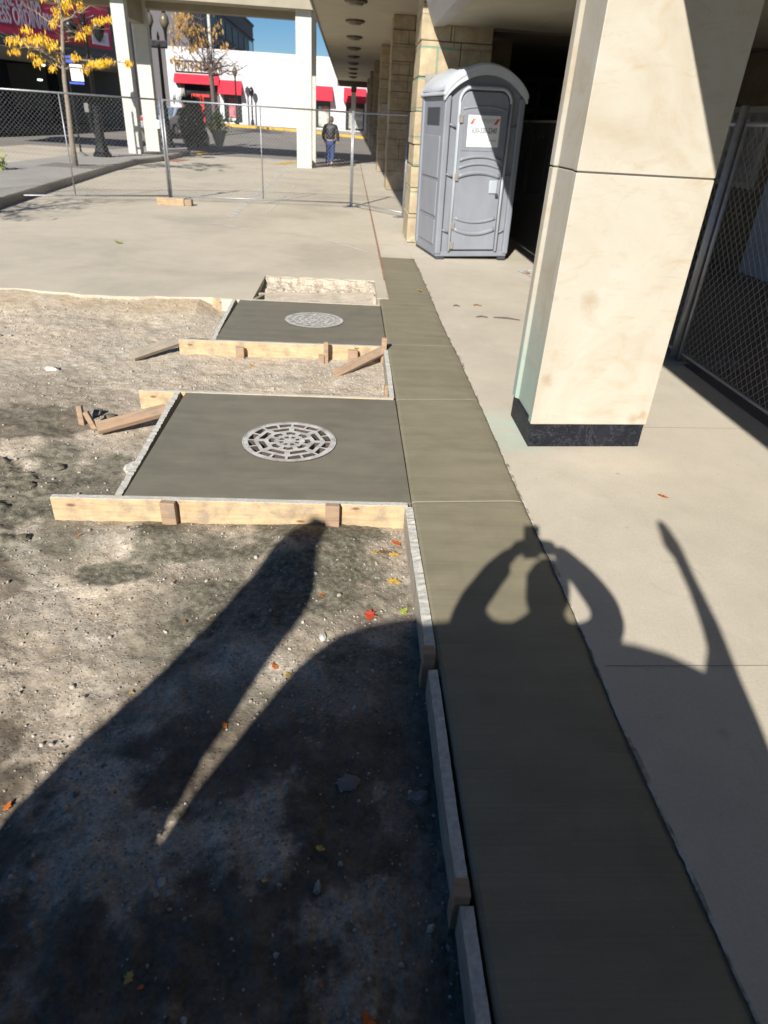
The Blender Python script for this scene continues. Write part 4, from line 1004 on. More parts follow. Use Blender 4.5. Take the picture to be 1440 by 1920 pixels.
# ---------------------------------------------------------------- chain link fences
def fence_panel(A,Bq,label,h=1.83,brace=True,cell=.062,wr=.0013,loose=False,tube=.018,mat='galv'):
    A=Vector((A[0],A[1],0));Bq=Vector((Bq[0],Bq[1],0)); L=(Bq-A).length; ang=math.atan2((Bq-A).y,(Bq-A).x)
    root=empty('chain_link_fence',A,(0,0,ang)); tag(root,label,'fence','temporary chain link fence panels')
    r=tube; z0=.09
    fb=B(); fb.tube([(r,0,0.02),(r,0,h+.03)],r,8); fb.tube([(L-r,0,0.02),(L-r,0,h+.03)],r,8); fb.tube([(r,0,h),(L-r,0,h)],r*.9,8); fb.tube([(r,0,z0),(L-r,0,z0)],r*.8,8)
    mk('frame',fb,M[mat],root,smooth=True)
    if brace: mk('brace',B().tube([(L/2,0,z0),(L/2,0,h)],r*.72,8),M['galv'],root,smooth=True)
    for x in (r,L-r): mk('foot_plate',B().box(x-.06,x+.06,-.22,.22,0,.02),M['galv'],root)
    H0,H1=z0,h; HH=H1-H0; wb=B(); n=int((L+HH)/cell)
    vs=[];fs=[]
    def seg(p,q):
        o=len(vs); d=(Vector(q)-Vector(p)).normalized(); u=Vector((0,1,0)); w=d.cross(u)
        for P_ in (p,q):
            for k in range(3):
                an=2*pi*k/3; vs.append(Vector(P_)+(u*math.cos(an)+w*math.sin(an))*wr)
        for k in range(3): fs.append((o+k,o+(k+1)%3,o+3+(k+1)%3,o+3+k))
    i=0; slope=1.0
    c=-HH
    while c<L:
        a=max(0,c); e=min(L,c+HH)
        if e>a+.01:
            seg((a,.003,H0+(a-c)),(e,.003,H0+(e-c))); seg((L-a,-.003,H0+(a-c)),(L-e,-.003,H0+(e-c)))
        c+=cell*1.25
    wb.add(vs,fs); mk('chain_link_mesh',wb,M['wire'],root,fixn=False)
    return root
f1=(.05,16.22); f2=(-3.80,15.63); f3=(-7.15,13.9)
fence_panel(f3,f2,'chain link panel at the left end, in front of the young yellow tree')
fence_panel(f2,f1,'middle chain link panel across the drive with the wooden block at its foot')
fence_panel(f1,(1.14,14.88),'short chain link panel turned toward the stone column',brace=False)
fence_panel((2.80,13.2),(2.86,9.35),'chain link panel in the shade just right of the toilet',brace=False)
fence_panel((2.87,9.30),(2.95,5.66),'chain link panel hidden mostly behind the marble column')
fence_panel((2.965,5.58),(3.0,1.9),'nearest chain link panel at the right edge behind the column',wr=.0017)
b=B(); b.tube([(-3.83,15.60,.02),(-3.83,15.60,1.86)],.017,8); o=mk('fence_post',b,M['galv'],smooth=True); tag(o,'grey fence post with a white tag at the joint of two panels','fence post','fence posts')
b=B(); b.box(-3.96,-3.87,15.55,15.565,1.33,1.48); t_=mk('white_tag',b,M['signwhite'],o)
b=B(); b.tube([(2.94,5.62,.02),(2.94,5.62,1.95)],.03,8); o=mk('fence_post',b,M['galv'],smooth=True); tag(o,'thick fence post in shade just right of the marble column','fence post','fence posts')
b=B(); b.tube([(1.13,14.80,.02),(1.13,14.80,1.85)],.028,8); o=mk('fence_post',b,M['galv'],smooth=True); tag(o,'fence post standing against the stone column left of the toilet','fence post','fence posts')

# ---------------------------------------------------------------- portable toilet
TR=empty('portable_toilet',(1.735,10.80,0),(0,math.radians(-1.2),math.radians(10))); tag(TR,'grey portable toilet with arched pale roof and white phone sign on its door','portable toilet'); TR.scale=(.97,1,1.045)
w=.56; d=.56
def fz(x): # roof line of the body
    return 1.955+ .255*max(0,1-(x/w)**2)**.75
b=B(); n=20; topl=[(-w+2*w*i/n) for i in range(n+1)]
pts=[(-w,0.10)]+[(w,.10)]+[(x,fz(x)) for x in reversed(topl)]
b.prism([(x,-d+.03,z) for x,z in pts],(0,2*d-.06,0)); mk('body',b,M['toilet'],TR,bevel=.012)
# corner posts
for sx_ in (-1,1):
    for sy_ in (-1,1):
        cx_=sx_*(w-.02); cy_=sy_*(d-.02); mk('corner_post',B().box(cx_-.045,cx_+.045,cy_-.045,cy_+.045,.08,1.97),M['toilet'],TR,bevel=.018)
# roof: arched shell with overhang
def roofz(x): return 2.0+.30*max(0,1-(x/.605)**2)**.8
b=B(); vs=[];fs=[]; n=28
ysr_=[-.615,-.60,-.54,0,.54,.60,.615]; drop=[.045,.0,.0,.02,.0,.0,.045]
for j,yv in enumerate(ysr_):
    for i in range(n+1):
        x=-.605+1.21*i/n; vs.append((x*(1 if 0<j<6 else .992),yv,roofz(x)-drop[j]+(.03 if 1<j<5 else 0)))
m_=n+1
for j in range(len(ysr_)-1):
    for i in range(n): a=j*m_+i; fs.append((a,a+1,a+1+m_,a+m_))
b.add(vs,fs); o=mk('roof',b,M['toiletroof'],TR,smooth=True,fixn=False); s_=o.modifiers.new('s','SOLIDIFY'); s_.thickness=.035; s_.offset=-1
mk('eave',B().box(-.615,-.57,-.605,.605,1.965,2.005),M['toiletroof'],TR,bevel=.012); mk('eave',B().box(.57,.615,-.605,.605,1.965,2.005),M['toiletroof'],TR,bevel=.012)
# arched gable band on the front
def arc_band(x0,x1,zf0,zf1,y0,y1,n=24):
    b=B(); vs=[];fs=[]
    for i in range(n+1):
        x=x0+(x1-x0)*i/n
        vs+=[(x,y0,zf0(x)),(x,y0,zf1(x)),(x,y1,zf1(x)),(x,y1,zf0(x))]
    for i in range(n):
        a=4*i
        for k in range(4): fs.append((a+k,a+(k+1)%4,a+4+(k+1)%4,a+4+k))
    fs+=[(0,1,2,3),(4*n,4*n+3,4*n+2,4*n+1)]
    return b.add(vs,fs)
mk('gable',arc_band(-.60,.60,lambda x:roofz(x)-.10,lambda x:roofz(x)+.004,-.61,-.54),M['toiletroof'],TR)
# door panel and surround
ft=-d+.02
dw=.345
def rrect(x0,x1,z0,z1,r,y,dy):
    pts=[(x0,z0),(x1,z0)]
    for k in range(9): a=pi/2*k/8; pts.append((x1-r+r*math.cos(a),z1-r+r*math.sin(a)))
    for k in range(9): a=pi/2+pi/2*k/8; pts.append((x0+r+r*math.cos(a),z1-r+r*math.sin(a)))
    return B().prism([(x,y,z) for x,z in pts],(0,dy,0))
door=mk('door',rrect(-dw,dw,.14,2.02,.13,ft-.035,.06),M['toiletdoor'],TR,bevel=.006)
# trim tube round the door
path=[(-dw-.03,ft-.04,.12),(-dw-.03,ft-.04,1.9)]
for k in range(9): a=pi-pi/2*k/8; path.append((-dw-.03+.16+.16*math.cos(a),ft-.04,1.90+.16*math.sin(a)))
for k in range(9): a=pi/2-pi/2*k/8; path.append((dw+.03-.16+.16*math.cos(a),ft-.04,1.90+.16*math.sin(a)))
path+=[(dw+.03,ft-.04,1.9),(dw+.03,ft-.04,.12)]
mk('door_trim',B().tube(path,.021,10),M['toilettrim'],TR,smooth=True)
# moulded ribs on door and panels
def rib(x0,x1,z,sag,y,r=.014,parent=TR,mat='toiletdoor',n=14):
    pth=[(x0+(x1-x0)*i/n,y,z+sag*(1-((2*i/n)-1)**2)) for i in range(n+1)]
    return B().tube(pth,r,8)
yb_=ft-.036
b=B()
for z,sg_,r in ((1.83,.03,.012),(1.25,.05,.022),(1.16,.055,.02),(1.06,.05,.03),(.55,-.05,.022),(.41,-.06,.03)):
    t_=rib(-dw+.03,dw-.03,z,sg_,yb_,r); mk('door_rib',t_,M['toiletdoor'],door,smooth=True)
mk('door_recess',rrect(-.31,.31,1.36,1.80,.05,ft-.042,.01),M['toilet'],door,bevel=.004)
b=B()
for sx_ in (-1,1):
    x0,x1=(.40,.50) if sx_>0 else (-.50,-.40)
    for z in (1.62,1.05,.36): mk('panel_rib',B().tube([(x0,ft-.012,z+(.04 if sx_<0 else 0)),(x1,ft-.012,z+(0 if sx_<0 else .04))],.013,6),M['toilet'],TR,smooth=True)
# side panels: recessed window vent and ribs, left side x=-w
for sx_ in (-1,1):
    b=B()
    for z0,z1 in ((1.02,1.52),(.55,.98),(.18,.5)):
        xs=sx_*(w-.002); mk('side_panel',B().box(min(xs,xs+sx_*.02),max(xs,xs+sx_*.02),-.40,.40,z0,z1),M['toiletdoor'],TR,bevel=.012)
    mk('side_vent',B().box(min(sx_*w,sx_*(w+.012)),max(sx_*w,sx_*(w+.012)),-.30,.30,1.64,1.84),M['skid'],TR,bevel=.008)
# hinges, latch
for z in (1.72,1.05,.45,.2): mk('hinge',B().box(-dw-.035,-dw+.03,ft-.062,ft-.04,z-.045,z+.045),M['steel'],TR,bevel=.003)
lt=mk('latch',B().box(.17,.29,ft-.055,ft-.036,.86,1.02),M['toilettrim'],door,bevel=.008)
mk('latch_knob',B().box(.27,.31,ft-.08,ft-.056,.82,.86),M['skid'],door,bevel=.004)
sgn=mk('phone_sign',B().box(-.235,.235,ft-.048,ft-.042,1.41,1.765),M['stickerwhite'],door)
fr_=(pi/2,0,0)
text('COMPANY',.082,M['stickerpale'],sgn,(0,ft-.050,1.70),fr_,'small_title',sx=.8,extrude=.001)
text('630-320-2340',.088,M['stickergrey'],sgn,(0.01,ft-.050,1.595),fr_,'phone_number',sx=.74,extrude=.001,bold=.002,shear=.15)
mk('rule_line',B().box(-.2,.2,ft-.0495,ft-.0485,1.48,1.492),M['stickerpale'],sgn)
for x in (-.165,.185): mk('red_mark',B().prism([(x-.045,ft-.0495,1.665),(x-.0,ft-.0495,1.665),(x+.045,ft-.0495,1.73),(x+.0,ft-.0495,1.73)],(0,.001,0)),M['stickerred'],sgn)
# skid base
mk('floor_pan',B().box(-w-.01,w+.01,-d-.005,d+.005,.045,.115),M['toilet'],TR,bevel=.012)
for x in (-.50,.50): mk('skid_foot',B().box(x-.06,x+.06,-d-.02,d+.02,0,.044),M['skid'],TR,bevel=.008)

# ---------------------------------------------------------------- street lamps, signs, trees
def ornate_lamp(g,label,globe_z=4.5,hang=True,s=1.0):
    root=empty('street_lamp',g); tag(root,label,'street lamp','black iron street lamps')
    mk('base',B().lathe([(.30,0),(.30,.10),(.24,.16),(.20,.30),(.17,.45),(.185,.5),(.15,.56),(.135,1.0),(.155,1.05),(.12,1.12),(.11,1.45),(.14,1.5),(.10,1.56)],12),M['blackiron'],root)
    mk('pole',B().lathe([(.075,1.56),(.065,3.8),(.085,3.82),(.06,3.9)],10),M['blackiron'],root,smooth=True)
    if hang:
        for sx_ in (-1,1):
            ar=B().tube([(0,0,3.75),(sx_*.15,0,4.0),(sx_*.36,0,4.08),(sx_*.42,0,3.98)],.035,8); a=mk('arm',ar,M['blackiron'],root,smooth=True)
            mk('lamp_head',B().lathe([(.05,3.98),(.20,3.85),(.21,3.75),(.13,3.5),(.03,3.38)],12,(sx_*.42,0)),M['blackiron'],root,smooth=True)
        mk('finial',B().lathe([(.06,3.9),(.09,4.2),(.02,4.5)],8),M['blackiron'],root)
    else:
        mk('cross_arm',B().box(-.36,.36,-.045,.045,3.70,3.98),M['blackiron'],root,bevel=.02)
        mk('finial',B().lathe([(.05,3.98),(.06,4.1),(.015,4.28)],8),M['blackiron'],root)
        for sx_ in (-1,1):
            mk('arm_stem',B().lathe([(.05,3.98),(.07,4.3),(.10,4.42)],8,(sx_*.32,0)),M['blackiron'],root)
            gl=mk('globe',B().lathe([(.11,4.42),(.20,4.6),(.17,4.8),(.08,4.92)],12,(sx_*.32,0)),M['lampglass'],root,smooth=True)
            mk('globe_cap',B().lathe([(.09,4.92),(.05,5.02),(.015,5.2)],8,(sx_*.32,0)),M['blackiron'],root)
    return root
lp=G(193,294,.15); l1=ornate_lamp(lp,'black iron lamp post with thick fluted base behind the left fence panel',hang=True); l1.scale=(1,1,.95)
mb=B(); mb.box(-.33,-.20,-.12,.12,1.35,1.62); mk('meter_head',mb,M['garagegray'],l1); mk('meter_arm',B().tube([(-.26,0,1.35),(-.22,0,.9),(-.1,0,.6)],.05,8),M['blackiron'],l1)
lq=G(317,277,.15); l2=ornate_lamp(lq,'black double globe lamp post between the portal and the hedge',hang=False)
def slim_lamp(x,y,z,h,label):
    root=empty('street_lamp',(x,y,z)); tag(root,label,'street lamp','slim lamps before the white shop')
    mk('pole',B().lathe([(.16,0),(.14,.3),(.07,.5),(.055,h-.6),(.09,h-.55)],8),M['blackiron'],root); mk('globe',B().lathe([(.09,h-.55),(.20,h-.3),(.16,h-.08),(.03,h+.08)],10),M['lampglass'] if h>3 else M['blackiron'],root,smooth=True)
slim_lamp(-8.6,58.2,.8,3.7,'taller slim lamp post with pale globe in front of the second awning')
slim_lamp(-7.6,59.4,.8,2.55,'shorter slim dark lamp post against the white wall')
sp=G(153,292,.15); root=empty('bus_stop_sign',sp); tag(root,'white notice with blue foot and small blue sign on a thin pole','sign')
mk('pole',B().tube([(0,0,0),(0,0,3.2)],.035,8),M['blackiron'],root); mk('pole_foot',B().lathe([(.22,0),(.18,.05),(.05,.12)],12),M['garagegray'],root)
def sg_box(px0,px1,py0,py1,mat,nm):
    a=atY(px0,py0,sp.y); c=atY(px1,py1,sp.y); return mk(nm,B().box(a.x-sp.x,c.x-sp.x,-.06,-.036,c.z-sp.z,a.z-sp.z),mat,root)
sg_box(123,138,104,118,M['blue'],'blue_sign'); bo=sg_box(131,159,120,153,M['signwhite'],'notice_board'); sg_box(131.5,159.5,153.2,159,M['blue'],'notice_foot')
for k in range(4): 
    a=atY(135,126+6*k,sp.y); c=atY(155,128+6*k,sp.y); mk('text_line',B().box(a.x-sp.x,c.x-sp.x,-.066,-.061,c.z-sp.z,a.z-sp.z),M['signtext'],bo)

def leafquads(pts,size,aspect=.35,droop=True,seed=1,up=False):
    rs=random.Random(seed); b=B(); vs=[];fs=[]
    for p in pts:
        s_=size*rs.uniform(.6,1.3); a=rs.uniform(0,6.28); h_=Vector((math.cos(a),math.sin(a),0))
        dn=Vector((rs.uniform(-.5,.5),rs.uniform(-.5,.5),-1 if droop else rs.uniform(-1,1))).normalized()
        if up: dn=Vector((rs.uniform(-.4,.4),rs.uniform(-.4,.4),1)).normalized()
        q=Vector(p); o=len(vs); wv=h_*s_*aspect*.5
        vs+=[q,q+dn*s_*.45-wv,q+dn*s_,q+dn*s_*.45+wv]; fs.append((o,o+1,o+2,o+3))
    return b.add(vs,fs)
def limb(b,p,q,r0,r1,seg=5,jit=.04,rs=random):
    pts=[];rr=[]
    for i in range(seg+1):
        t=i/seg; pt=Vector(p).lerp(Vector(q),t)
        if 0<i<seg: pt+=Vector((rs.uniform(-jit,jit),rs.uniform(-jit,jit),rs.uniform(-jit,jit)))
        pts.append(pt); rr.append(r0+(r1-r0)*t)
    b.tube(pts,rr,6); return pts
# tree one: young honey locust, yellow drooping leaves
tg=G(142,312,.15); tr=empty('young_tree',tg); tag(tr,'young tree with sparse yellow autumn leaves in the left pavement','tree')
rs=random.Random(3)
def tp(px,py,dy=0): 
    q=atY(px,py,tg.y+dy); return q-tg
tb=B(); trunk=[tp(142,312),tp(134,260),tp(128,205),tp(121,150),tp(118,100),tp(117,60),tp(116,20),tp(115,-40),tp(113,-120)]; tb.tube(trunk,[.085,.075,.065,.06,.052,.045,.04,.03,.015],8); mk('trunk',tb,M['bark'],tr,smooth=True)
crown=[]; lb=B()
brs=[((119,120),(45,70),.5),((118,100),(10,72),-.6),((117,85),(150,62),.3),((117,60),(190,55),.5),((118,128),(95,118),.2),((120,130),(205,122),-.3),((116,50),(60,20),.4),((116,40),(170,10),-.5),((116,20),(85,-30),.3),((115,10),(150,-40),.2),((118,110),(240,118),.6),((117,90),(30,92),.1),((116,30),(105,-60),-.3)]
for (a,c,dy) in brs:
    p=tp(*a); q=tp(c[0],c[1],dy); L=limb(lb,p,q,.025,.007,6,.05,rs)
    for i in range(1,len(L)):
        for k in range(3):
            e=L[i]+Vector((rs.uniform(-.35,.35),rs.uniform(-.35,.35),rs.uniform(-.1,.22))); lb.tube([L[i],e],[.006,.003],4)
mk('branches',lb,M['bark'],tr)
# leaf clusters where the photo shows them
cl_=[(55,75,22,10,70),(75,75,20,12,110),(95,85,16,12,60),(22,75,16,8,60),(30,95,14,8,35),(70,115,10,8,40),(97,128,8,8,35),(60,103,12,6,30),(112,20,14,18,150),(125,5,14,12,90),(135,-15,20,14,60),(150,12,10,10,50),(148,66,10,8,50),(165,55,10,8,50),(160,130,12,8,60),(170,120,12,7,70),(190,118,14,7,120),(205,115,8,6,40),(240,118,7,6,40),(182,40,12,8,40),(198,35,10,6,20),(140,108,8,6,25),(85,-10,20,10,50),(48,55,14,8,30),(100,45,8,10,25),(136,105,8,5,15),(108,110,6,10,20)]
pts=[]
for (px,py,sx_,sy_,n_) in cl_:
    dy=rs.uniform(-.6,.6)
    for k in range(int(n_*1.9)):
        pts.append(tp(px+rs.gauss(0,sx_*.42),py+rs.gauss(0,sy_*.40)-3,dy+rs.gauss(0,.2)))
mk('crown',leafquads(pts,.115,.24,True,4),M['leafyellow'],tr,fixn=False)
gb=B(); gb.box(-.75,.75,-.75,.75,0.002,.012); o=mk('tree_grate',gb,M['darkrock'],loc=(tg.x-.1,tg.y+.1,.15)); tag(o,'dark square tree grate around the young yellow tree','tree grate')
og=Vector((-7.3,8.9,-.12)); ot=empty('street_tree',og); tag(ot,'thin tree left of the frame whose dappled shade falls on the drive','tree')
tb=B(); tb.tube([(0,0,0),(.03,0,1.2),(0,.03,2.4),(.05,0,3.6)],[.07,.06,.045,.02],8); mk('trunk',tb,M['bark'],ot,smooth=True)
lb=B(); pts=[]
for k in range(16):
    a=rs.uniform(0,6.28); z=rs.uniform(1.7,3.2); L=limb(lb,(0,0,z),(rs.uniform(.6,1.3)*math.cos(a),rs.uniform(.6,1.3)*math.sin(a),z+rs.uniform(.1,.7)),.02,.006,5,.04,rs)
    for q in L[2:]:
        for j in range(16): pts.append(q+Vector((rs.gauss(0,.16),rs.gauss(0,.16),rs.gauss(0,.10))))
mk('branches',lb,M['bark'],ot); mk('crown',leafquads(pts,.12,.3,True,21),M['leafyellow'],ot,fixn=False)
# tree two: near the shop, mostly bare, olive leaves
tg2=Vector(atY(408,262,46)); tg2.z=terr(46); tr2=empty('street_tree',tg2); tag(tr2,'mostly bare tree with olive brown leaves in front of the shop sign','tree')
def tp2(px,py,dy=0): return atY(px,py,46+dy)-tg2
tb=B(); tb.tube([tp2(408,266),tp2(404,235),tp2(401,200),tp2(398,165),tp2(394,140)],[.17,.15,.13,.12,.10],8); mk('trunk',tb,M['barkdark'],tr2,smooth=True)
lb=B(); ends=[]
for (c,dy) in (((330,100),.6),((345,60),.4),((360,30),-.5),((375,20),.3),((400,60),.6),((425,95),-.4),((440,120),.5),((455,128),.2),((345,118),-.3),((385,70),-.8),((415,110),.9),((370,90),.2),((450,140),-.3),((325,60),.1)):
    L=limb(lb,tp2(395+rs.uniform(-2,3),142-rs.uniform(0,12)),tp2(c[0],c[1],dy),.05,.012,7,.10,rs)
    for i in range(2,len(L)):
        for k in range(4):
            e=L[i]+Vector((rs.uniform(-.7,.7),rs.uniform(-.6,.6),rs.uniform(-.2,.5))); lb.tube([L[i],e],[.012,.005],4); ends.append(e)
mk('branches',lb,M['barkdark'],tr2)
pts=[]
for (px,py,sx_,sy_,n_) in ((345,25,18,14,120),(360,55,20,14,160),(338,40,12,12,70),(375,75,14,10,70),(358,88,14,8,60),(325,70,12,20,60),(405,50,10,20,30),(330,110,12,10,25),(420,85,10,10,20),(372,120,14,10,25)):
    for k in range(n_): pts.append(tp2(px+rs.gauss(0,sx_*.5),py+rs.gauss(0,sy_*.5),rs.gauss(0,.6)))
mk('crown',leafquads(pts,.24,.4,True,9),M['leafolive'],tr2,fixn=False)
# white pole behind it
wp_=atY(406,258,48); z0=terr(48); root=empty('flag_pole',(wp_.x,48,z0)); tag(root,'thin white pole rising past the bare tree','pole'); 
pt=atY(389,5,48); mk('shaft',B().tube([(0,0,0),(pt.x-wp_.x,0,pt.z-z0+.4)],[.10,.08],10),M['white'],root,smooth=True); mk('pole_foot',B().lathe([(.25,0),(.22,.1),(.12,.2)],12),M['white'],root)
# hedge bush in a bed by the portal
hb=G(366,276,.15); root=empty('hedge_bush',hb); tag(root,'dark green bush with spiky top beside the pale planter','bush')
pts=[]; rs=random.Random(8)
for k in range(5200):
    a=rs.uniform(0,6.28); t=rs.random(); z=.05+1.72*t; rr=.62*(.82+.25*math.sin(a*3+z*4))*(1 if t<.85 else 1.6*(1.25-t)**.8)*rs.uniform(.55,1.06)**.5
    pts.append((rr*math.cos(a),rr*math.sin(a)*.9,z))
mk('foliage',leafquads(pts,.13,.5,False,12),M['hedge'],root,fixn=False)
sp_=[( rs.gauss(-.1,.28),rs.gauss(0,.25),1.68) for k in range(170)]; mk('spiky_leaves',leafquads(sp_,.46,.11,False,13,up=True),M['hedge'],root,fixn=False)
mk('stem',B().tube([(0,0,0),(0,0,1.4)],.08,8),M['barkdark'],root)
root=empty('planter_urn',(hb.x+.95,hb.y+1.2,.1)); tag(root,'pale stone planter with lime green plant right of the dark bush','planter')
mk('urn',B().lathe([(.20,0),(.16,.12),(.30,.5),(.36,.75),(.40,.8)],16),M['urn'],root,smooth=True)
pts=[(rs.gauss(0,.24),rs.gauss(0,.2),rs.uniform(.78,1.45)) for k in range(420)]; mk('foliage',leafquads(pts,.17,.5,False,15),M['lime'],root,fixn=False)
root=empty('flower_shrub',(hb.x-.62,hb.y+2.2,.1)); tag(root,'lime and red flowering shrub left of the dark bush','shrub')
pts=[(rs.gauss(0,.14),rs.gauss(0,.14),rs.uniform(1.1,1.65)) for k in range(240)]; mk('foliage',leafquads(pts,.13,.5,False,16),M['lime'],root,fixn=False); mk('stem',B().tube([(0,0,0),(0,0,1.3)],.03,6),M['bark'],root)
pts=[(rs.gauss(.02,.2),rs.gauss(0,.14),rs.uniform(1.6,1.75)) for k in range(60)]; mk('flowers',leafquads(pts,.09,.8,False,17),M['redlamp'],root,fixn=False)
gl=G(-6,318,.15); root=empty('green_shrub',gl); tag(root,'bright lime shrub cut off by the left edge of the picture','shrub')
pts=[(rs.gauss(0,.12),rs.gauss(0,.15),rs.uniform(.05,.42)) for k in range(300)]; mk('foliage',leafquads(pts,.11,.5,False,18),M['lime'],root,fixn=False); mk('stem',B().tube([(0,0,0),(0,0,.3)],.02,6),M['bark'],root)
# parked car seen between lamp and bush
cy=44.0; cx_=atY(330,250,cy).x; root=empty('parked_car',(cx_-.3,cy,terr(cy)+.02),(0,0,math.radians(80))); tag(root,'silver blue car parked beyond the bush, partly hidden','car')
prof=[(-2.1,.35),(-2.15,.75),(-1.9,.95),(-1.3,1.02),(-.75,1.42),(.55,1.45),(1.2,1.05),(2.0,.95),(2.2,.7),(2.15,.35)]
mk('body',B().prism([(x,-.85,z) for x,z in prof],(0,1.7,0)),M['carpaint'],root,bevel=.09)
for sy_ in (-.862,.852): mk('side_window',B().prism([(-1.1,sy_,1.04),(-.68,sy_,1.36),(.5,sy_,1.38),(1.0,sy_,1.06)],(0,.01,0)),M['carglass'],root)
mk('windscreen',B().add([(.62,-.7,1.43),(.62,.7,1.43),(1.24,.75,1.07),(1.24,-.75,1.07)],[(0,1,2,3)]),M['carglass'],root,fixn=False); mk('rear_window',B().add([(-.80,-.7,1.41),(-.80,.7,1.41),(-1.36,.75,1.05),(-1.36,-.75,1.05)],[(0,1,2,3)]),M['carglass'],root,fixn=False)
for x in (-1.35,1.35):
    for y in (-.80,.80):
        wh=mk('wheel',B().tube([(x,y-.11,.33),(x,y+.11,.33)],.33,18),M['tyre'],root); mk('rim',B().tube([(x,y-.125,.33),(x,y+.125,.33)],.2,12),M['galv'],wh)
for y in (-.68,.68): mk('tail_lamp',B().box(-2.18,-2.1,y-.14,y+.14,.72,.88),M['redlamp'],root); mk('headlamp',B().box(2.1,2.2,y-.14,y+.14,.68,.82),M['signwhite'],root)

# ---------------------------------------------------------------- people
def skin_body(name,vs,es,rad,root,mat,parent,sub=2):
    me=bpy.data.meshes.new(name); me.from_pydata([Vector(v) for v in vs],es,[]); me.update()
    o=bpy.data.objects.new(name,me); COL.objects.link(o); me.materials.append(mat); o.parent=parent
    o.modifiers.new('skin','SKIN')
    sv=me.skin_vertices[0].data
    for i,r in enumerate(rad): sv[i].radius=(r,r) if not isinstance(r,tuple) else r; sv[i].use_root=False
    sv[root].use_root=True
    s=o.modifiers.new('sub','SUBSURF'); s.levels=sub; s.render_levels=sub
    for p in me.polygons: p.use_smooth=True
    # bake to a plain mesh so that everything is real geometry
    bpy.context.view_layer.update(); dg=bpy.context.evaluated_depsgraph_get(); nm=bpy.data.meshes.new_from_object(o.evaluated_get(dg)); o.modifiers.clear(); o.data=nm
    for p in nm.polygons: p.use_smooth=True
    return o
def head_mesh(c,parent,mat,hairmat,yaw=0,tilt=0,s=1.0):
    bm=bmesh.new(); bmesh.ops.create_uvsphere(bm,u_segments=28,v_segments=22,radius=1)
    for v in bm.verts:
        x,y,z=v.co
        jaw=max(0,-z); X=x*.077*(1-.32*jaw**1.5); Y=y*.098*(1-.10*jaw); Zz=z*.118
        if y>0:   # face forward is +y
            nose=math.exp(-((x/.16)**2+((z+.12)/.22)**2)); Y+=.022*nose*y
            eye=math.exp(-(((abs(x)-.38)/.17)**2+((z-.08)/.12)**2)); Y-=.010*eye
            lip=math.exp(-((x/.3)**2+((z+.45)/.08)**2)); Y+=.006*lip
            chin=math.exp(-((x/.35)**2+((z+.78)/.18)**2)); Y+=.012*chin
        v.co=Vector((X,Y,Zz))*s
    me=bpy.data.meshes.new('head'); bm.to_mesh(me); bm.free(); h=link('head',me,mat,parent,loc=c,rot=(tilt,0,yaw),smooth=True,fixn=False)
    for sx_ in (-1,1):
        bm=bmesh.new(); bmesh.ops.create_uvsphere(bm,u_segments=10,v_segments=8,radius=1)
        for v in bm.verts: v.co=Vector((v.co.x*.010+sx_*.078,v.co.y*.020-.008,v.co.z*.032-.005))*s
        me=bpy.data.meshes.new('ear'); bm.to_mesh(me); bm.free(); link('ear',me,mat,h,smooth=True,fixn=False)
        bm=bmesh.new(); bmesh.ops.create_uvsphere(bm,u_segments=10,v_segments=8,radius=.012)
        me=bpy.data.meshes.new('eye'); bm.to_mesh(me); bm.free(); link('eye',me,M['signwhite'],h,loc=(sx_*.030*s,.083*s,.010*s),smooth=True,fixn=False)
    bm=bmesh.new(); bmesh.ops.create_uvsphere(bm,u_segments=24,v_segments=18,radius=1)
    for v in bm.verts:
        x,y,z=v.co; v.co=Vector((x*.090,y*.106-.008,max(z,-.60 if y<.1 else .35)*.126+.006))*s
    me=bpy.data.meshes.new('hair'); bm.to_mesh(me); bm.free(); link('hair',me,hairmat,h,smooth=True,fixn=False)
    return h
# walker in the dark jacket
pg=G(619,313,0.0); PR=empty('person',(pg.x,pg.y,0),(0,0,math.radians(-12))); tag(PR,'person in dark puffer jacket and blue jeans walking away along the covered walk','person')
# legs (jeans) in stride, torso + arms (jacket)
hp=.92
skin_body('body',[(0,0,hp),(0,-.01,1.05),(0,-.0,1.3),(0,.0,1.44),(0,.015,1.54),(-.09,0,hp-.04),(-.11,.10,.50),(-.12,-.02,.09),(-.12,.10,.045),(.09,0,hp-.04),(.11,-.06,.48),(.12,-.26,.14),(.12,-.20,.06),(-.19,0,1.40),(-.27,-.04,1.12),(-.25,.06,.90),(.19,0,1.40),(.28,-.02,1.12),(.29,.08,.88),(-.25,.09,.83),(.29,.11,.81)],
 [(0,1),(1,2),(2,3),(3,4),(0,5),(5,6),(6,7),(7,8),(0,9),(9,10),(10,11),(11,12),(3,13),(13,14),(14,15),(3,16),(16,17),(17,18),(15,19),(18,20)],
 [.13,.13,.14,.10,.055,.09,.065,.045,.035,.09,.065,.045,.035,.065,.05,.036,.065,.05,.036,.03,.03],0,M['skin'],PR)
skin_body('jeans',[(0,0,hp+.02),(-.095,0,hp-.06),(-.11,.10,.50),(-.12,-.02,.10),(.095,0,hp-.06),(.11,-.06,.48),(.12,-.25,.16)],[(0,1),(1,2),(2,3),(0,4),(4,5),(5,6)],[.155,.115,.085,.075,.115,.085,.075],0,M['jeans'],PR)
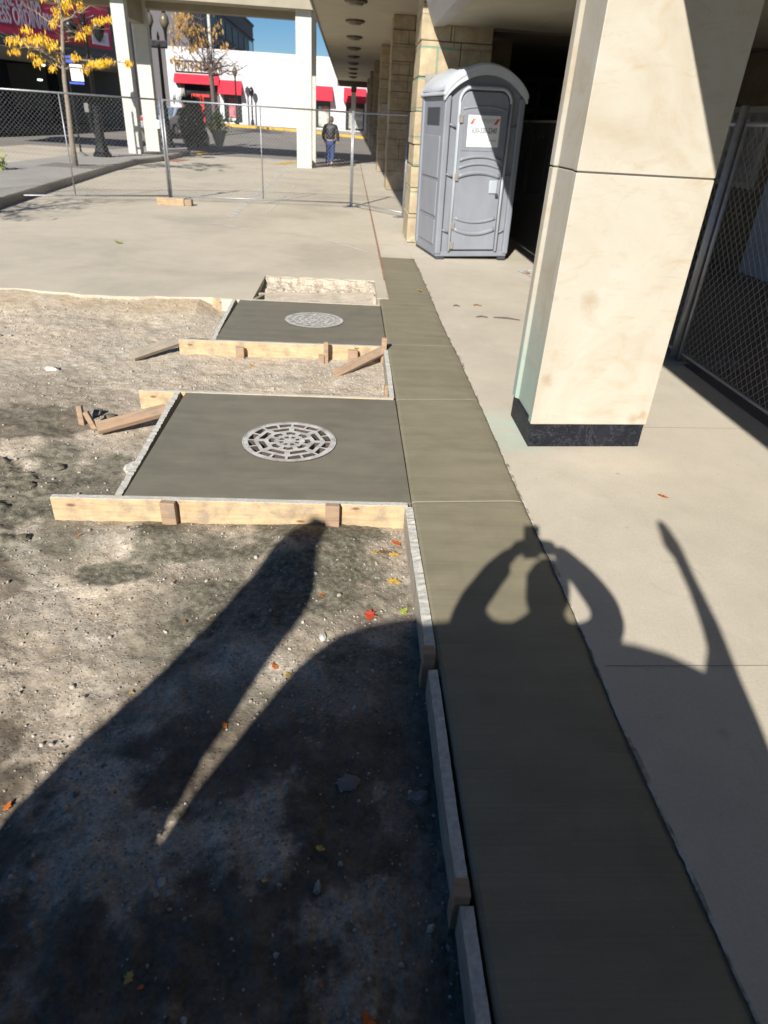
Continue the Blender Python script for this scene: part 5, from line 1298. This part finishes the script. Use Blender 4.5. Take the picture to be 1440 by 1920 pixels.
skin_body('jacket',[(0,0,.93),(0,-.02,1.12),(0,-.01,1.32),(0,0,1.45),(-.20,0,1.41),(-.29,-.04,1.13),(-.27,.05,.93),(.20,0,1.41),(.30,-.02,1.13),(.30,.07,.91),(0,.01,1.53)],[(0,1),(1,2),(2,3),(3,4),(4,5),(5,6),(3,7),(7,8),(8,9),(3,10)],[(.20,.17),(.21,.18),(.22,.17),.13,.10,.08,.06,.10,.08,.06,.085],0,M['jacket'],PR)
head_mesh((.03,.04,1.645),PR,M['skin'],M['hair'],yaw=math.radians(-35))
for x,y,z,r_ in ((-.12,.03,.05,0),(.12,-.22,.10,.5)):
    mk('shoe',B().box(x-.045,x+.045,y-.10,y+.16,z-.05,z+.03),M['shoe'],PR,bevel=.03)
# the photographer, standing behind the camera with the phone raised
PH=empty('person',(0,0,-.12)); tag(PH,'person holding up a phone, seen only as a shadow on the ground','person')
cd=CM@Vector((0,1,0)); cf=CM@Vector((0,0,1)); cr=CM@Vector((1,0,0))
z_=.12
def P(x,y,z): return (x,y,z+z_)
bodyv=[P(0,-.42,.98),P(0,-.40,1.18),P(0,-.38,1.34),P(0,-.37,1.42),P(0,-.355,1.50),
 P(-.10,-.42,.92),P(-.13,-.40,.45),P(-.15,-.42,.0),P(-.15,-.30,-.08),
 P(.10,-.42,.92),P(.13,-.40,.45),P(.13,-.42,.0),P(.13,-.30,-.08),
 P(-.19,-.36,1.385),P(-.335,-.24,1.425),P(-.20,-.10,1.56),P(-.095,-.05,1.635),
 P(.19,-.36,1.385),P(.335,-.24,1.425),P(.20,-.10,1.575),P(.09,-.05,1.650)]
skin_body('body',bodyv,[(0,1),(1,2),(2,3),(3,4),(0,5),(5,6),(6,7),(7,8),(0,9),(9,10),(10,11),(11,12),(3,13),(13,14),(14,15),(15,16),(3,17),(17,18),(18,19),(19,20)],
 [.15,.15,.15,.10,.074,.10,.07,.045,.04,.10,.07,.045,.04,.065,.050,.044,.036,.065,.050,.044,.036],0,M['skin'],PH)
skin_body('shirt',[P(0,-.42,.96),P(0,-.40,1.18),P(0,-.385,1.33),P(0,-.37,1.41),P(-.20,-.34,1.37),P(-.315,-.24,1.455),P(-.19,-.13,1.565),P(-.13,-.10,1.605),P(.20,-.34,1.37),P(.315,-.24,1.455),P(.19,-.13,1.58),P(.12,-.10,1.625),P(0,-.36,1.475),P(-.01,-.35,1.56)],[(0,1),(1,2),(2,3),(3,4),(4,5),(5,6),(6,7),(3,8),(8,9),(9,10),(10,11),(3,12),(12,13)],[(.19,.16),(.2,.16),(.22,.15),.12,.10,.078,.056,.048,.10,.078,.056,.048,.088,.076],0,M['hivis'],PH)
skin_body('trousers',[P(0,-.42,.98),P(-.10,-.42,.90),P(-.13,-.40,.45),P(-.15,-.42,.0),P(.10,-.42,.90),P(.13,-.40,.45),P(.13,-.42,.0)],[(0,1),(1,2),(2,3),(0,4),(4,5),(5,6)],[.17,.12,.09,.08,.12,.09,.08],0,M['jeans'],PH)
head_mesh(P(-.02,-.345,1.628),PH,M['skin'],M['hair'],yaw=0,tilt=-.25,s=1.06)
for x in (-.15,.13): mk('shoe',B().box(x-.05,x+.05,-.52,-.22,.0,.07),M['shoe'],PH,bevel=.02)
# hands: palm + five fingers each, closed on the phone edges
pc=Vector((0,0,H))-cf*.02+cd*.035-cr*.022
def hand(side,wr):
    w_=Vector(wr); edge=pc+cr*(side*.045)+cd*.03+Vector((0,0,z_)); palm=w_.lerp(edge-cf*.02,.55)+cr*side*.012
    vs=[w_,palm]; es=[(0,1)]; rr=[.034,.042]
    for k in range(4):
        base=palm+cd*(-.022+.017*k)+cf*.008; kn=base+cf*.026+cr*(side*.010); tipp=edge+cf*.013+cd*(-.03+.017*k)-cr*(side*(.018+.004*(k%2)))
        i=len(vs); vs+=[base,kn,tipp]; es+=[(1,i),(i,i+1),(i+1,i+2)]; rr+=[.013,.011,.010]
    base=palm-cf*.018; i=len(vs); vs+=[base,edge-cf*.014-cr*side*.012-cd*.01,edge-cf*.014-cr*side*.034-cd*.018]; es+=[(1,i),(i,i+1),(i+1,i+2)]; rr+=[.015,.012,.011]
    # keep every finger behind the lens plane
    vv=[]
    for v in vs:
        q=v-Vector((0,0,z_)); dd=(q-Vector((0,0,H))).dot(cf)
        if dd>-.012: q=q-cf*(dd+.012)
        vv.append(q+Vector((0,0,z_)))
    skin_body('hand',vv,es,rr,1,M['skin'],PH,sub=1)
hand(-1,P(-.095,-.05,1.635)); hand(1,P(.09,-.05,1.650))
ph=empty('phone',pc); tag(ph,'dark phone held up to take the picture','phone')
ph.rotation_mode='QUATERNION'; Rm=Matrix((cr,-cd,-cf)).transposed(); ph.rotation_quaternion=Rm.to_quaternion()
mk('case',B().box(-.038,.038,-.082,.075,-.004,.004),M['phone'],ph,bevel=.002); mk('screen',B().box(-.034,.034,-.077,.070,.0042,.0048),M['darkglass'],ph)

# ---------------------------------------------------------------- unseen form added behind the photographer, outline shaped to cast the ground shadow
def backp(px,py,Yc,z0=0.0):
    g=G(px,py,z0); t=(Yc-g.y)/S.y; q=g+S*t; return (q.x,q.z)
Yc=-1.0
Lh=[(0,1560),(150,1400),(300,1270),(400,1165),(450,1110),(480,1080),(530,1020),(560,995),(585,975),(605,985),(606,1030),(600,1090),(575,1140),(540,1185),(480,1265),(430,1340),(380,1410),(330,1500),(285,1600)]
Lh=[backp(x,y,Yc,-.13 if not(550<x<610 and y<990) else -.06) for x,y in Lh]
Ar=[backp(x,y,Yc,-.13) for x,y in [(300,1600),(360,1502),(410,1441),(459,1382),(508,1322),(555,1267),(600,1228),(640,1200),(690,1182),(740,1173),(785,1168)]]+[backp(x,y,Yc) for x,y in [(850,1176),(1000,1182),(1090,1195),(1150,1213),(1200,1222),(1260,1240),(1328,1272)]]
Rh=[backp(x,y,Yc) for x,y in [(1335,1230),(1325,1190),(1300,1120),(1270,1055),(1262,1040),(1250,1030),(1245,1012),(1237,990),(1241,982),(1252,988),(1270,1015),(1300,1080),(1340,1160),(1380,1260),(1410,1330),(1440,1405)]]
root=empty('arched_caster',(0,Yc,0)); tag(root,'unseen arched form with two horns, shaped to cast the big shadow','sculpture')
def plate(name,poly): return mk(name,B().prism([(x,-.04,z) for x,z in poly],(0,.08,0)),M['caster'],root)
vx,vz=Lh[-1]
zb_=-.13
plate('left_horn',[(Lh[0][0]-.05,zb_)]+[(Lh[0][0]-.03,.8)]+Lh+[(vx,zb_)])
plate('arch_body',[(vx+.002,zb_),(vx+.002,vz)]+Ar+[(Ar[-1][0],zb_)])
rx=Rh[-1][0]+.10
plate('right_horn',[(Ar[-1][0]+.002,zb_),(Ar[-1][0]+.002,Ar[-1][1])]+Rh+[(rx,1.1),(rx,zb_)])

# ---------------------------------------------------------------- light
w=bpy.data.worlds.new('World'); scene.world=w; w.use_nodes=True
nt=w.node_tree; sky=nt.nodes.new('ShaderNodeTexSky'); sky.sky_type='NISHITA'; sky.sun_disc=False
el=math.asin(S.z); sky.sun_elevation=el; sky.sun_rotation=math.atan2(S.x,S.y); sky.altitude=200; sky.air_density=.8; sky.dust_density=.05; sky.ozone_density=4.0
bg=nt.nodes['Background']; bg.inputs['Strength'].default_value=.05; hs=nt.nodes.new('ShaderNodeHueSaturation'); hs.inputs['Saturation'].default_value=1.22; nt.links.new(sky.outputs[0],hs.inputs['Color']); nt.links.new(hs.outputs[0],bg.inputs[0])
ld=bpy.data.lights.new('sun','SUN'); ld.energy=5.0; ld.angle=math.radians(.53); ld.color=(1,.95,.865)
lo=bpy.data.objects.new('sun',ld); COL.objects.link(lo); lo.rotation_euler=S.to_track_quat('Z','Y').to_euler(); lo.location=(0,0,30)
# ---------------------------------------------------------------- camera
cam=bpy.data.cameras.new('camera'); co_=bpy.data.objects.new('camera',cam); COL.objects.link(co_); scene.camera=co_
Rm=Matrix((CM@Vector((1,0,0)),CM@Vector((0,-1,0)),CM@Vector((0,0,-1)))).transposed()
co_.matrix_world=Matrix.Translation((0,0,H))@Rm.to_4x4()
cam.sensor_fit='VERTICAL'; cam.sensor_height=36; cam.sensor_width=27; cam.lens=FPX/1920*36; cam.clip_start=.02; cam.clip_end=2000
cam.dof.use_dof=True; cam.dof.focus_distance=2.8; cam.dof.aperture_fstop=3.6
scene.render.engine='CYCLES'
scene.view_settings.view_transform='Standard'; scene.view_settings.look='None'; scene.view_settings.exposure=0.60; scene.view_settings.gamma=1
scene.render.resolution_x=768; scene.render.resolution_y=1024
